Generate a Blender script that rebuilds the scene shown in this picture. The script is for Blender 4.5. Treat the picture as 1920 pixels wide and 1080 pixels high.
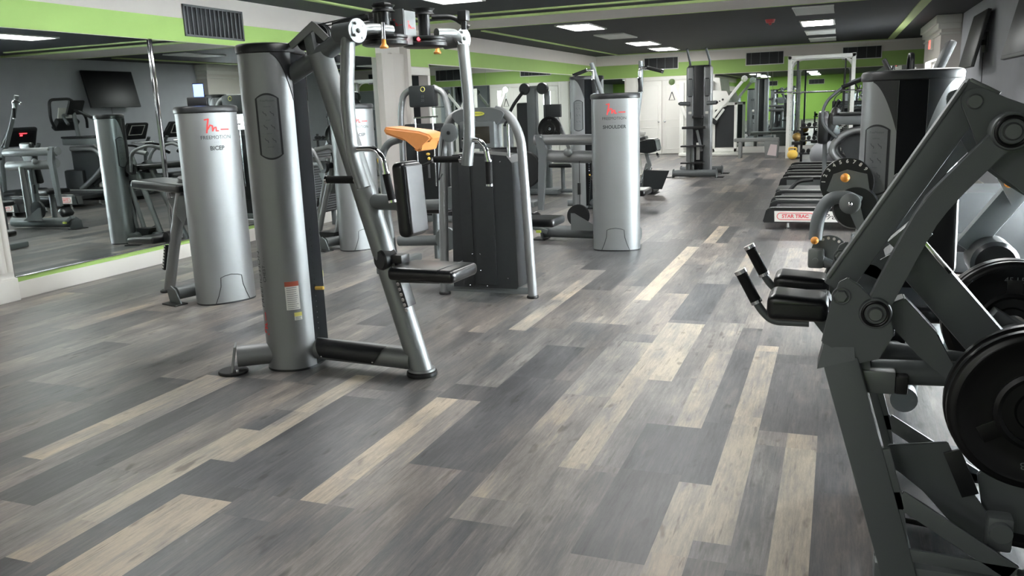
import bpy, bmesh, math, random
from math import sin, cos, pi, radians, sqrt
from mathutils import Matrix, Vector
random.seed(7)
for o in list(bpy.data.objects): bpy.data.objects.remove(o, do_unlink=True)
S = bpy.context.scene; COL = S.collection

# ------------------------------------------------------------------ camera
cam = bpy.data.cameras.new('camera'); camo = bpy.data.objects.new('camera', cam); COL.objects.link(camo)
F_PX = 1567.98; YAW = .373161; TILT = .212401; ROLL = .0379313; EYE = 1.5
cam.sensor_width = 36; cam.lens = 36 * F_PX / 1920; cam.clip_start = .05; cam.clip_end = 200
fw = Vector((-sin(YAW) * cos(TILT), cos(YAW) * cos(TILT), -sin(TILT)))
rt = Vector((cos(YAW), sin(YAW), 0)); dn = fw.cross(rt)
cx = rt * cos(ROLL) + dn * sin(ROLL); cd = -rt * sin(ROLL) + dn * cos(ROLL)
camo.matrix_world = Matrix(((cx.x, -cd.x, -fw.x, 0), (cx.y, -cd.y, -fw.y, 0), (cx.z, -cd.z, -fw.z, EYE), (0, 0, 0, 1)))
S.camera = camo

# ------------------------------------------------------------------ light and exposure
S.view_settings.view_transform = 'Standard'; S.view_settings.look = 'None'
S.view_settings.gamma = 1; S.view_settings.use_curve_mapping = False
S.view_settings.exposure = 1.34
w = bpy.data.worlds.new('world'); S.world = w; w.use_nodes = True
bg = w.node_tree.nodes['Background']; bg.inputs[0].default_value = (.80, .88, 1, 1); bg.inputs[1].default_value = .5
PANEL_STRENGTH = 19.0; NEAR_PANEL = 9.0
def area(name, loc, size, sy, power, rot, color=(1, 1, 1)):
    l = bpy.data.lights.new(name, 'AREA'); l.shape = 'RECTANGLE'; l.size = size; l.size_y = sy; l.energy = power; l.color = color
    o = bpy.data.objects.new(name, l); COL.objects.link(o); o.location = loc; o.rotation_euler = rot; return o
# daylight entering through the right-hand windows
area('window_daylight', (2.30, 7.0, 1.25), 4.4, 2.0, 700, (0, radians(90), 0), (.93, .97, 1)).rotation_euler = (radians(90), 0, radians(90))
area('window_daylight_far', (2.02, 19.6, 1.5), 2.0, 1.15, 110, (radians(90), 0, radians(90)), (.95, .98, 1))

# ------------------------------------------------------------------ materials
def lin(c):
    return tuple(((v / 255) / 12.92 if v / 255 <= .04045 else ((v / 255 + .055) / 1.055) ** 2.4) for v in c) + (1,)
def mat(name, rgb, rough=.5, metal=0, noise=0, nscale=40, bump=0, bscale=200, spec=.5, coat=0, emit=0, trans=0):
    m = bpy.data.materials.new(name); m.use_nodes = True; nt = m.node_tree; b = nt.nodes['Principled BSDF']
    c = lin(rgb); b.inputs['Base Color'].default_value = c; b.inputs['Roughness'].default_value = rough
    b.inputs['Metallic'].default_value = metal; b.inputs['Specular IOR Level'].default_value = spec; b.inputs['Coat Weight'].default_value = coat
    if emit: b.inputs['Emission Color'].default_value = c; b.inputs['Emission Strength'].default_value = emit
    if trans: b.inputs['Transmission Weight'].default_value = trans
    tc = nt.nodes.new('ShaderNodeTexCoord')
    if noise:
        n = nt.nodes.new('ShaderNodeTexNoise'); n.inputs['Scale'].default_value = nscale; n.inputs['Detail'].default_value = 5
        nt.links.new(tc.outputs['Object'], n.inputs['Vector'])
        mx = nt.nodes.new('ShaderNodeMix'); mx.data_type = 'RGBA'
        mx.inputs['A'].default_value = tuple(max(0, x * (1 - noise)) for x in c[:3]) + (1,); mx.inputs['B'].default_value = tuple(min(1, x * (1 + noise)) for x in c[:3]) + (1,)
        nt.links.new(n.outputs['Fac'], mx.inputs['Factor']); nt.links.new(mx.outputs['Result'], b.inputs['Base Color'])
    if bump:
        n2 = nt.nodes.new('ShaderNodeTexNoise'); n2.inputs['Scale'].default_value = bscale
        nt.links.new(tc.outputs['Object'], n2.inputs['Vector'])
        bp = nt.nodes.new('ShaderNodeBump'); bp.inputs['Strength'].default_value = bump; bp.inputs['Distance'].default_value = .002
        nt.links.new(n2.outputs['Fac'], bp.inputs['Height']); nt.links.new(bp.outputs['Normal'], b.inputs['Normal'])
    return m
SILVER = mat('silver_powder_coat', (138, 140, 141), .46, .66, .12, 900, .12, 900)
SILVERM = mat('dull_silver_powder_coat', (132, 135, 135), .42, .5, .12, 900, .12, 900)
SILVERD = mat('graphite_powder_coat', (104, 109, 110), .48, .22, .10, 700, .15, 700)
PLATEG = mat('machined_grey_paint', (118, 122, 122), .4, .4, .08, 500)
CHROME = mat('chrome', (225, 226, 228), .09, 1)
BLACKP = mat('black_plastic', (26, 28, 30), .42, 0, .15, 60, .08, 500)
SHROUD = mat('black_shroud', (36, 39, 41), .5, 0, .12, 30, .1, 600)
CHANNEL = mat('matte_black_channel', (17, 19, 21), .85, 0, .1, 60, spec=.15)
VINYL = mat('black_vinyl', (19, 21, 23), .3, 0, .12, 25, .15, 350, coat=.15)
VINYLG = mat('grey_vinyl', (66, 66, 68), .42, 0, .1, 25, .1, 350)
ORANGE = mat('orange_vinyl', (214, 140, 78), .48, 0, .08, 20)
RUBBER = mat('black_rubber', (16, 17, 18), .55, 0, .15, 80, .2, 300)
GRIP = mat('foam_grip', (15, 16, 17), .8, 0, .2, 300, .4, 400)
IRON = mat('black_iron', (14, 15, 16), .34, .2, .15, 60)
YELLOW = mat('yellow_plastic', (226, 186, 84), .4)
AMBER = mat('amber_knob', (226, 152, 66), .38)
RED = mat('logo_red', (206, 58, 56), .5)
INK = mat('printed_ink', (44, 47, 49), .6)
LINE = mat('seam_line', (38, 40, 42), .6)
CARD = mat('placard_grey', (112, 115, 116), .42, .25, .1, 60)
CARDL = mat('placard_print', (74, 78, 80), .6)
WHITEM = mat('white_enamel', (216, 216, 210), .35, 0, .04, 30)
WHITE = mat('white_wall_paint', (214, 208, 202), .7, 0, .03, 4)
TRIMW = mat('white_trim_paint', (222, 220, 214), .5, 0, .02, 8)
LIME = mat('lime_wall_paint', (152, 184, 104), .7, 0, .04, 4)
LIMEB = mat('bright_lime_paint', (158, 204, 92), .7, 0, .03, 3)
LIMETR = mat('lime_trim_paint', (176, 196, 128), .6, 0, .03, 10)
CEIL = mat('black_ceiling_paint', (31, 33, 37), .75, 0, .18, 2.5)
GREYW = mat('grey_wall_paint', (182, 184, 190), .75, 0, .06, 5)
BEZEL = mat('light_fixture_frame', (205, 205, 200), .5)
LENS = mat('lens_unlit', (206, 208, 204), .45, 0, .05, 200)
SCREEN = mat('dark_screen', (12, 14, 20), .4)
LABELW = mat('label_white', (228, 228, 222), .5)
LABELR = mat('label_red', (168, 84, 62), .5)
LABELY = mat('label_yellow', (222, 214, 120), .5)
LABELT = mat('label_print', (120, 122, 122), .6)
DARKG = mat('dark_grille', (28, 30, 32), .6)
FIN = mat('grille_fin', (96, 98, 100), .5, .3)
WOODB = mat('bench_grey', (120, 122, 120), .6, 0, .1, 12)
MIRROR = mat('mirror_glass', (214, 222, 220), .012, 1)
LEDR = mat('led_red', (255, 60, 70), .5, emit=2.5)
LEDB = mat('phone_screen', (110, 140, 235), .4, emit=1.6)
EXITR = mat('exit_sign_red', (240, 70, 60), .5, emit=2.2)
def emis(name, rgb, s):
    m = bpy.data.materials.new(name); m.use_nodes = True; nt = m.node_tree; nt.nodes.clear()
    e = nt.nodes.new('ShaderNodeEmission'); e.inputs[0].default_value = rgb + (1,); e.inputs[1].default_value = s
    o = nt.nodes.new('ShaderNodeOutputMaterial'); nt.links.new(e.outputs[0], o.inputs[0]); return m
LIT = emis('light_panel_lit', (1, 1, .98), PANEL_STRENGTH); LITN = emis('light_panel_lit_near', (1, 1, .98), NEAR_PANEL)
SKYW = emis('daylight_outside', (.9, .96, 1), 2.2)

def floor_material():
    m = bpy.data.materials.new('vinyl_plank_floor'); m.use_nodes = True; nt = m.node_tree; N = nt.nodes; L = nt.links; b = N['Principled BSDF']
    at = N.new('ShaderNodeAttribute'); at.attribute_name = 'tone'
    geo = N.new('ShaderNodeTexCoord')
    def noise(sx, sy, sc, det, rough=.6):
        mp = N.new('ShaderNodeMapping'); mp.inputs['Scale'].default_value = (sx, sy, 1)
        L.new(geo.outputs['Object'], mp.inputs['Vector'])
        off = N.new('ShaderNodeVectorMath'); off.operation = 'ADD'
        sc2 = N.new('ShaderNodeVectorMath'); sc2.operation = 'SCALE'; L.new(at.outputs['Vector'], sc2.inputs[0]); sc2.inputs['Scale'].default_value = 17
        L.new(mp.outputs[0], off.inputs[0]); L.new(sc2.outputs[0], off.inputs[1])
        n = N.new('ShaderNodeTexNoise'); n.inputs['Scale'].default_value = sc; n.inputs['Detail'].default_value = det; n.inputs['Roughness'].default_value = rough
        L.new(off.outputs[0], n.inputs['Vector']); return n
    grain = noise(26, 1.6, 3, 8, .7); blot = noise(5, 1.5, 1.3, 5); fine = noise(90, 14, 2.5, 4, .8)
    knot = noise(9, 3.0, 1.6, 2)
    sep = N.new('ShaderNodeSeparateColor'); L.new(at.outputs['Color'], sep.inputs[0])
    def math_(op, a, b_, c=None):
        n = N.new('ShaderNodeMath'); n.operation = op
        for i, v in enumerate((a, b_, c)):
            if v is None: continue
            if isinstance(v, (int, float)): n.inputs[i].default_value = v
            else: L.new(v, n.inputs[i])
        return n.outputs[0]
    g = math_('MULTIPLY_ADD', grain.outputs['Fac'], .78, -.39)
    bl = math_('MULTIPLY_ADD', blot.outputs['Fac'], 1.1, -.55)
    t = math_('ADD', math_('ADD', sep.outputs[0], g), bl)
    ramp = N.new('ShaderNodeValToRGB'); L.new(t, ramp.inputs[0])
    st = [(0, (64, 64, 65)), (.22, (86, 86, 87)), (.42, (108, 104, 101)), (.62, (134, 129, 124)), (.82, (164, 153, 137)), (1, (188, 175, 154))]
    el = ramp.color_ramp.elements; el[0].position = 0; el[0].color = lin(st[0][1]); el[1].position = 1; el[1].color = lin(st[-1][1])
    for p, c in st[1:-1]:
        e = el.new(p); e.color = lin(c)
    # dark knots
    kr = N.new('ShaderNodeValToRGB'); L.new(knot.outputs['Fac'], kr.inputs[0]); kr.color_ramp.elements[0].position = .27; kr.color_ramp.elements[0].color = (.5, .48, .46, 1); kr.color_ramp.elements[1].position = .37; kr.color_ramp.elements[1].color = (1, 1, 1, 1)
    mx = N.new('ShaderNodeMix'); mx.data_type = 'RGBA'; mx.blend_type = 'MULTIPLY'; mx.inputs['Factor'].default_value = 1
    L.new(ramp.outputs[0], mx.inputs['A']); L.new(kr.outputs[0], mx.inputs['B'])
    crack = noise(34, 2.2, 1.1, 3, .75); cr = N.new('ShaderNodeValToRGB'); L.new(crack.outputs['Fac'], cr.inputs[0]); cr.color_ramp.elements[0].position = .30; cr.color_ramp.elements[0].color = (.58, .56, .55, 1); cr.color_ramp.elements[1].position = .40; cr.color_ramp.elements[1].color = (1, 1, 1, 1)
    mxc = N.new('ShaderNodeMix'); mxc.data_type = 'RGBA'; mxc.blend_type = 'MULTIPLY'; mxc.inputs['Factor'].default_value = 1; L.new(mx.outputs['Result'], mxc.inputs['A']); L.new(cr.outputs[0], mxc.inputs['B']); mx = mxc
    fr = N.new('ShaderNodeMix'); fr.data_type = 'RGBA'; fr.blend_type = 'OVERLAY'; fr.inputs['Factor'].default_value = .34
    L.new(mx.outputs['Result'], fr.inputs['A']); L.new(fine.outputs['Fac'], fr.inputs['B'])
    # faint hue difference from plank to plank (blue-grey versus brown-grey)
    hue = N.new('ShaderNodeMix'); hue.data_type = 'RGBA'; hue.inputs['A'].default_value = (.96, .99, 1.02, 1); hue.inputs['B'].default_value = (1.04, .99, .96, 1); L.new(sep.outputs[1], hue.inputs['Factor'])
    hm = N.new('ShaderNodeMix'); hm.data_type = 'RGBA'; hm.blend_type = 'MULTIPLY'; hm.inputs['Factor'].default_value = 1
    L.new(fr.outputs['Result'], hm.inputs['A']); L.new(hue.outputs['Result'], hm.inputs['B'])
    L.new(hm.outputs['Result'], b.inputs['Base Color'])
    b.inputs['Roughness'].default_value = .40; b.inputs['Specular IOR Level'].default_value = .55
    rr = math_('MULTIPLY_ADD', blot.outputs['Fac'], .18, .30); L.new(rr, b.inputs['Roughness'])
    bp = N.new('ShaderNodeBump'); bp.inputs['Strength'].default_value = .22; bp.inputs['Distance'].default_value = .002
    L.new(fine.outputs['Fac'], bp.inputs['Height']); L.new(bp.outputs['Normal'], b.inputs['Normal'])
    return m

# ------------------------------------------------------------------ mesh helper
def V(*a): return Vector(a)
def fillet(pts, r, n=6, closed=False):
    pts = [Vector(p) for p in pts]; out = []; N = len(pts)
    for i, p in enumerate(pts):
        if not closed and i in (0, N - 1): out.append(p); continue
        a = pts[i - 1]; b = pts[(i + 1) % N]; d1 = a - p; d2 = b - p
        l = min(r, d1.length * .48, d2.length * .48)
        if l < 1e-5: out.append(p); continue
        s = p + d1.normalized() * l; e = p + d2.normalized() * l
        for k in range(n + 1):
            t = k / n; out.append(s * (1 - t) ** 2 + p * 2 * t * (1 - t) + e * t * t)
    return out
class MB:
    def __init__(s, M=None): s.bm = bmesh.new(); s.M = M or Matrix()
    def _add(s, vs, fs):
        bv = [s.bm.verts.new(s.M @ Vector(v)) for v in vs]
        for f in fs:
            try: s.bm.faces.new([bv[i] for i in f])
            except ValueError: pass
        return s
    def _merge(s, tb, M=None):
        MM = s.M @ (M or Matrix()); tb.verts.index_update()
        bv = [s.bm.verts.new(MM @ v.co) for v in tb.verts]
        for f in tb.faces: s.bm.faces.new([bv[v.index] for v in f.verts])
        tb.free(); return s
    def box(s, c, size, bev=0, rot=(0, 0, 0), seg=2, taper=None):
        tb = bmesh.new(); bmesh.ops.create_cube(tb, size=1)
        for v in tb.verts:
            if taper and v.co.z > 0: v.co.x *= taper[0]; v.co.y *= taper[1]
            v.co = Vector((v.co.x * size[0], v.co.y * size[1], v.co.z * size[2]))
        if bev: bmesh.ops.bevel(tb, geom=tb.edges[:], offset=min(bev, min(size) * .49), segments=seg, affect='EDGES', profile=.6)
        M = Matrix.Translation(c) @ Matrix.Rotation(rot[2], 4, 'Z') @ Matrix.Rotation(rot[1], 4, 'Y') @ Matrix.Rotation(rot[0], 4, 'X')
        return s._merge(tb, M)
    def beam(s, p0, p1, wd, ht, side=(0, 1, 0), bev=.006):
        """rectangular tube p0->p1; wd along `side`, ht across"""
        p0 = Vector(p0); p1 = Vector(p1); z = (p1 - p0); L = z.length; z.normalize(); y = Vector(side); y = (y - z * y.dot(z)).normalized(); x = y.cross(z)
        tb = bmesh.new(); bmesh.ops.create_cube(tb, size=1)
        for v in tb.verts: v.co = Vector((v.co.x * ht, v.co.y * wd, v.co.z * L))
        if bev: bmesh.ops.bevel(tb, geom=tb.edges[:], offset=min(bev, wd * .3, ht * .3), segments=2, affect='EDGES', profile=.6)
        R = Matrix((x, y, z)).transposed().to_4x4(); return s._merge(tb, Matrix.Translation((p0 + p1) / 2) @ R)
    def tube(s, pts, r, seg=12, r2=None, caps=True, closed=False, flat=1.0):
        pts = [Vector(p) for p in pts]; n = len(pts); rings = []; t0 = (pts[1] - pts[0]).normalized()
        up = Vector((0, 0, 1)) if abs(t0.z) < .9 else Vector((0, 1, 0)); nx = (up - t0 * up.dot(t0)).normalized(); vs = []
        for i, p in enumerate(pts):
            if closed: t = (pts[(i + 1) % n] - pts[i - 1]).normalized()
            else: t = (pts[min(i + 1, n - 1)] - pts[max(i - 1, 0)]).normalized()
            nx = (nx - t * nx.dot(t)).normalized(); ny = t.cross(nx)
            rr = r if r2 is None else r + (r2 - r) * i / (n - 1)
            for k in range(seg):
                a = 2 * pi * k / seg; vs.append(p + nx * cos(a) * rr + ny * sin(a) * rr * flat)
        fs = []
        for i in range(n if closed else n - 1):
            j = (i + 1) % n
            for k in range(seg): fs.append((i * seg + k, i * seg + (k + 1) % seg, j * seg + (k + 1) % seg, j * seg + k))
        if caps and not closed: fs.append(tuple(range(seg))[::-1]); fs.append(tuple((n - 1) * seg + k for k in range(seg)))
        return s._add(vs, fs)
    def cyl(s, p0, p1, r, r2=None, seg=24, bev=0):
        p0 = Vector(p0); p1 = Vector(p1); r2 = r if r2 is None else r2
        if bev:
            d = (p1 - p0).normalized(); L = (p1 - p0).length; b = min(bev, L * .4)
            return s.lathe([(0, 0), (r - b, 0), (r, b), (r2, L - b), (r2 - b, L), (0, L)], p0, d, seg)
        return s.tube([p0, p1], r, seg, r2)
    def lathe(s, prof, p0, axis=(0, 0, 1), seg=28):
        z = Vector(axis).normalized(); a = Vector((1, 0, 0)) if abs(z.x) < .9 else Vector((0, 1, 0)); x = (a - z * a.dot(z)).normalized(); y = z.cross(x); p0 = Vector(p0)
        vs = []; idx = []
        for (r, h) in prof:
            if r < 1e-6: idx.append([len(vs)]); vs.append(p0 + z * h)
            else:
                idx.append([len(vs) + k for k in range(seg)])
                for k in range(seg): t = 2 * pi * k / seg; vs.append(p0 + z * h + x * cos(t) * r + y * sin(t) * r)
        fs = []
        for a_, b_ in zip(idx, idx[1:]):
            if len(a_) == 1 and len(b_) == 1: continue
            for k in range(seg):
                k2 = (k + 1) % seg
                if len(a_) == 1: fs.append((a_[0], b_[k2], b_[k]))
                elif len(b_) == 1: fs.append((a_[k], a_[k2], b_[0]))
                else: fs.append((a_[k], a_[k2], b_[k2], b_[k]))
        return s._add(vs, fs)
    def prism(s, poly, ext):
        """extrude a 3D polygon by vector ext"""
        n = len(poly); e = Vector(ext); vs = [Vector(p) for p in poly] + [Vector(p) + e for p in poly]
        fs = [tuple(range(n))[::-1], tuple(range(n, 2 * n))] + [(i, (i + 1) % n, n + (i + 1) % n, n + i) for i in range(n)]
        return s._add(vs, fs)
    def sphere(s, c, r, sc=(1, 1, 1), seg=20):
        tb = bmesh.new(); bmesh.ops.create_uvsphere(tb, u_segments=seg, v_segments=seg // 2 + 2, radius=r)
        return s._merge(tb, Matrix.Translation(c) @ Matrix.Diagonal((*sc, 1)))
    def torus(s, c, R, r, axis=(0, 0, 1), seg=40, s2=10):
        z = Vector(axis).normalized(); a = Vector((1, 0, 0)) if abs(z.x) < .9 else Vector((0, 1, 0)); x = (a - z * a.dot(z)).normalized(); y = z.cross(x)
        return s.tube([Vector(c) + x * cos(2 * pi * k / seg) * R + y * sin(2 * pi * k / seg) * R for k in range(seg)], r, s2, closed=True)
    def grid(s, rows):
        nr = len(rows); nc = len(rows[0]); vs = [p for r in rows for p in r]
        return s._add(vs, [(i * nc + j, i * nc + j + 1, (i + 1) * nc + j + 1, (i + 1) * nc + j) for i in range(nr - 1) for j in range(nc - 1)])
    def build(s, name, m, parent=None, kind=None, label=None, ang=38):
        bmesh.ops.recalc_face_normals(s.bm, faces=s.bm.faces[:])
        me = bpy.data.meshes.new(name); s.bm.to_mesh(me); s.bm.free(); me.materials.append(m)
        for p in me.polygons: p.use_smooth = True
        me.set_sharp_from_angle(angle=radians(ang))
        o = bpy.data.objects.new(name, me); COL.objects.link(o)
        if parent: o.parent = parent
        if kind: o['kind'] = kind
        if label: o['label'] = label
        return o
def thing(name, label, cat, loc=(0, 0, 0), rz=0, group=None):
    o = bpy.data.objects.new(name, None); COL.objects.link(o); o.empty_display_size = .1
    o.location = loc; o.rotation_euler = (0, 0, radians(rz)); o['label'] = label; o['category'] = cat
    if group: o['group'] = group
    return o
def tag(o, label, cat, group=None):
    o['label'] = label; o['category'] = cat
    if group: o['group'] = group
    return o
def W(t):
    """matrix that lets a part be drawn in world coordinates under thing t"""
    return (Matrix.Translation(t.location) @ Matrix.Rotation(t.rotation_euler.z, 4, 'Z')).inverted()
def copy_tree(o, parent=None):
    c = o.copy(); COL.objects.link(c); c.parent = parent
    for ch in [x for x in COL.objects if x.parent == o]: copy_tree(ch, c)
    return c
def relabel(o, label): o['label'] = label; return o
def text_mesh(body, size, bold=False, shear=0, align='CENTER', offset=0):
    cu = bpy.data.curves.new('t', 'FONT'); cu.body = body; cu.size = size; cu.align_x = align; cu.align_y = 'CENTER'; cu.shear = shear; cu.offset = offset
    cu.resolution_u = 3
    ob = bpy.data.objects.new('t', cu); COL.objects.link(ob); dg = bpy.context.evaluated_depsgraph_get(); dg.update()
    me = bpy.data.meshes.new_from_object(ob.evaluated_get(dg)); bpy.data.objects.remove(ob, do_unlink=True); bpy.data.curves.remove(cu)
    return me
def put_text(mb, body, size, fn, **k):
    """fn maps text-plane x,y to a point"""
    me = text_mesh(body, size, **k)
    mb._add([fn(v.co.x, v.co.y) for v in me.vertices], [tuple(p.vertices) for p in me.polygons]); bpy.data.meshes.remove(me)

# ================================================================== the setting
XL, XR, YB, YF, ZC = -6.75, 2.04, 24.75, -12.0, 2.87
# floor: planks 0.256 m wide, 1.25 m long, each of its own tone
def make_floor():
    bm = bmesh.new(); col = bm.loops.layers.float_color.new('tone')
    rnd = random.Random(11); wds = .12775; over = [
        (-3.48, -3.35, 2.56, 3.81, .84), (-3.35, -3.22, 2.0, 3.81, .56), (-2.97, -2.71, 2.56, 3.81, .52), (-2.72, -2.585, 1.87, 3.14, .86), (-2.585, -2.457, 2.79, 4.04, .82),
        (-2.457, -2.2, 1.21, 2.465, .95), (-1.946, -1.82, 2.56, 3.81, .88), (-1.82, -1.69, 2.56, 3.81, .55), (-1.052, -.92, 3.15, 5.63, .82), (-.92, -.80, 4.38, 5.63, .86), (-.92, -.8, 3.15, 4.38, .5),
        (-.80, -.67, 3.74, 4.97, .5), (-.67, -.54, 3.74, 4.97, .74), (-.414, -.286, 3.95, 5.2, .76), (-.542, -.414, 1.9, 3.15, .9), (-.414, -.286, 2.70, 3.95, .86),
        (-.286, -.158, 2.54, 3.79, .5), (-.158, -.03, 2.54, 3.79, .86), (-1.435, -1.30, 6.26, 8.77, .9), (-2.074, -1.946, 5.2, 6.9, .72), (-1.70, -1.43, 3.0, 4.9, .12),
        (-.80, -.54, 2.49, 3.74, .14), (-.542, -.414, 3.15, 5.6, .2), (-.286, -.03, 3.79, 5.04, .2), (-2.2, -1.95, 2.56, 3.9, .3), (-1.31, -1.05, 2.6, 5.1, .56), (-2.457, -2.2, 2.465, 3.7, .12),
        (-3.22, -2.97, 2.2, 3.7, .1), (-3.735, -3.48, 2.3, 3.7, .12), (-.03, .1, 1.5, 3.6, .25), (-1.31, -1.18, 9.0, 10.3, .8), (-.8, -.67, 7.3, 8.5, .75)]
    k0 = math.floor((XL + .03) / wds) ; nS = int((XR - XL) / wds) + 4
    for i in range(nS):
        k = k0 + i; x0 = -.03 + k * wds; x1 = x0 + wds
        if x0 > XR or x1 < XL: continue
        x0 = max(x0, XL); x1 = min(x1, XR)
        pair = (k // 2) if k > -11 else ((k + 1) // 2) + 1000
        pr = random.Random(pair * 7919); ph = pr.choice([0, .42, .83, 1.04, .21, .63])
        y = YF - ph; j = 0
        cuts = [y + 1.25 * q for q in range(int((YB - YF) / 1.25) + 4)]
        mid = (x0 + x1) / 2; ov = [o for o in over if o[0] <= mid <= o[1]]
        for o in ov: cuts += [o[2], o[3]]
        cuts = sorted(set(cuts))
        for a, b_ in zip(cuts, cuts[1:]):
            ym = (a + b_) / 2
            if b_ <= YF or a >= YB: continue
            seg = int((ym - y) / 1.25); pr2 = random.Random(pair * 131 + seg * 17); base = pr2.choice([.12, .18, .24, .28, .32, .36, .4, .44, .5, .56]); half = random.Random(k * 31 + seg).uniform(-.1, .12)
            tone = base + half
            for o in ov:
                if o[2] <= ym <= o[3]: tone = o[4]
            tone = min(1, max(0, tone)); hue = pr2.random()
            a2 = max(a, YF); b2 = min(b_, YB); vs = [bm.verts.new(p) for p in ((x0, a2, 0), (x1, a2, 0), (x1, b2, 0), (x0, b2, 0))]
            f = bm.faces.new(vs)
            for l in f.loops: l[col] = (tone, hue, random.Random(k * 7 + seg).random(), 1)
    me = bpy.data.meshes.new('floor'); bm.to_mesh(me); bm.free(); me.materials.append(floor_material())
    o = bpy.data.objects.new('floor', me); COL.objects.link(o); o['kind'] = 'structure'
make_floor()
def st(name, m, fn, parent=None):
    mb = MB(); fn(mb); o = mb.build(name, m, parent); 
    if parent is None: o['kind'] = 'structure'
    return o
def bx(x0, x1, y0, y1, z0, z1, bev=0): return lambda mb: mb.box(((x0 + x1) / 2, (y0 + y1) / 2, (z0 + z1) / 2), (abs(x1 - x0), abs(y1 - y0), abs(z1 - z0)), bev)
st('ceiling', CEIL, bx(XL - .2, XR + .3, YF - .2, YB + .2, ZC, ZC + .1))
# left wall: solid, white above, lime band, pieces around the door recess
DY0, DY1 = 12.72, 13.52
def lw(mb):
    for a, b_ in ((YF, DY0), (DY1, YB)): bx(XL - .15, XL, a, b_, 0, ZC)(mb)
    bx(XL - .15, XL, DY0, DY1, 2.1, ZC)(mb)
st('wall_left', WHITE, lw)
st('wall_back', WHITE, bx(XL - .15, XR + .2, YB, YB + .15, 0, ZC))
st('wall_front', LIMEB, bx(XL - .15, XR + .2, YF - .15, YF, 0, ZC))
WY0, WY1, WZ0, WZ1 = 4.7, 9.3, .18, 2.3      # near window in the right wall
def rwall(mb):
    for a, b_ in ((YF, WY0), (WY1, 17.88)): bx(XR, XR + .15, a, b_, 0, ZC)(mb)
    bx(XR, XR + .15, WY0, WY1, 0, WZ0)(mb); bx(XR, XR + .15, WY0, WY1, WZ1, ZC)(mb)
    bx(1.99, XR + .15, 21.1, YB, 0, ZC)(mb)
st('wall_right', GREYW, rwall)
def rbay(mb):
    bx(1.70, 2.19, 17.88, 18.4, 0, ZC)(mb); bx(1.70, 2.19, 20.75, 21.1, 0, ZC)(mb); bx(1.70, 2.19, 18.4, 20.75, 2.12, ZC)(mb)
st('wall_right_bay', WHITE, rbay)
st('trim_1', TRIMW, lambda mb: (bx(1.60, 2.02, 17.80, 21.18, 2.72, 2.869, .01)(mb), bx(1.64, 2.02, 17.83, 21.15, 2.62, 2.72, .01)(mb), bx(1.67, 2.02, 17.85, 21.13, 2.52, 2.56, .01)(mb)))
# lime bands
st('trim_2', LIME, lambda mb: (bx(XL - .002, XL + .008, 5.18, 11.8, 2.34, 2.585)(mb), bx(XL - .002, XL + .008, 12.62, YB, 2.30, 2.585)(mb), bx(XL - .002, XL + .008, YF, 5.05, 2.34, 2.585)(mb), bx(XL - .002, XL + .006, 12.62, 13.62, 2.24, 2.31)(mb)))
st('trim_3', LIME, bx(XL, XR, YB - .008, YB + .002, 2.215, 2.585))
st('trim_4', LIME, lambda mb: (bx(XL - .002, XL + .006, 5.2, 11.78, .15, .2)(mb)))
# skirting
st('baseboard_left', TRIMW, lambda mb: (bx(XL, XL + .022, 5.16, 11.8, 0, .15, .004)(mb), bx(XL, XL + .022, 13.62, YB, 0, .16, .004)(mb), bx(XL, XL + .022, YF, 4.9, 0, .16, .004)(mb)))
st('baseboard_back', TRIMW, lambda mb: (bx(-3.36, XR, YB - .025, YB, 0, .17, .004)(mb), bx(XL, -5.9, YB - .025, YB, 0, .17, .004)(mb)))
st('baseboard_right', TRIMW, lambda mb: (bx(XR - .02, XR, YF, 17.86, 0, .15, .004)(mb)))
# fluted pilaster at the near end of the mirror wall, and the one before the door
def pilaster(y0, y1, x1, z1, capital=False):
    def f(mb):
        bx(XL, x1, y0, y1, 0, z1, .006)(mb); n = 4
        for i in range(n):
            yy = y0 + (y1 - y0) * (i + .5) / n; mb.cyl((x1, yy, .26), (x1, yy, z1 - .12), (y1 - y0) / n * .3, seg=10)
        bx(XL, x1 + .02, y0 - .012, y1 + .012, 0, .2, .006)(mb)
    return f
st('trim_5', TRIMW, pilaster(4.84, 5.15, XL + .05, 2.34))
st('trim_6', WHITE, lambda mb: (bx(XL, XL + .10, 11.82, 12.18, 0, 2.40, .004)(mb), bx(XL, XL + .07, 12.20, 12.60, 0, 2.42, .004)(mb), bx(XL, XL + .14, 12.60, 12.71, 0, 2.86, .006)(mb)))
# door recess in the left wall
st('door_1', mat('dark_opening', (52, 54, 56), .7, 0, .1, 6), lambda mb: (bx(XL - .62, XL - .58, DY0 - .1, DY1 + .1, 0, 2.2)(mb), bx(XL - .6, XL - .15, DY0 - .06, DY0, 0, 2.16)(mb), bx(XL - .6, XL - .15, DY1, DY1 + .06, 0, 2.16)(mb), bx(XL - .6, XL - .15, DY0 - .06, DY1 + .06, 2.1, 2.16)(mb)))  # recess faces coloured dark to read as an open doorway
st('trim_7', TRIMW, lambda mb: (bx(XL, XL + .03, DY0, DY1 + .1, 2.1, 2.22, .006)(mb), bx(XL, XL + .03, DY1, DY1 + .1, 0, 2.1, .006)(mb)))
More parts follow.
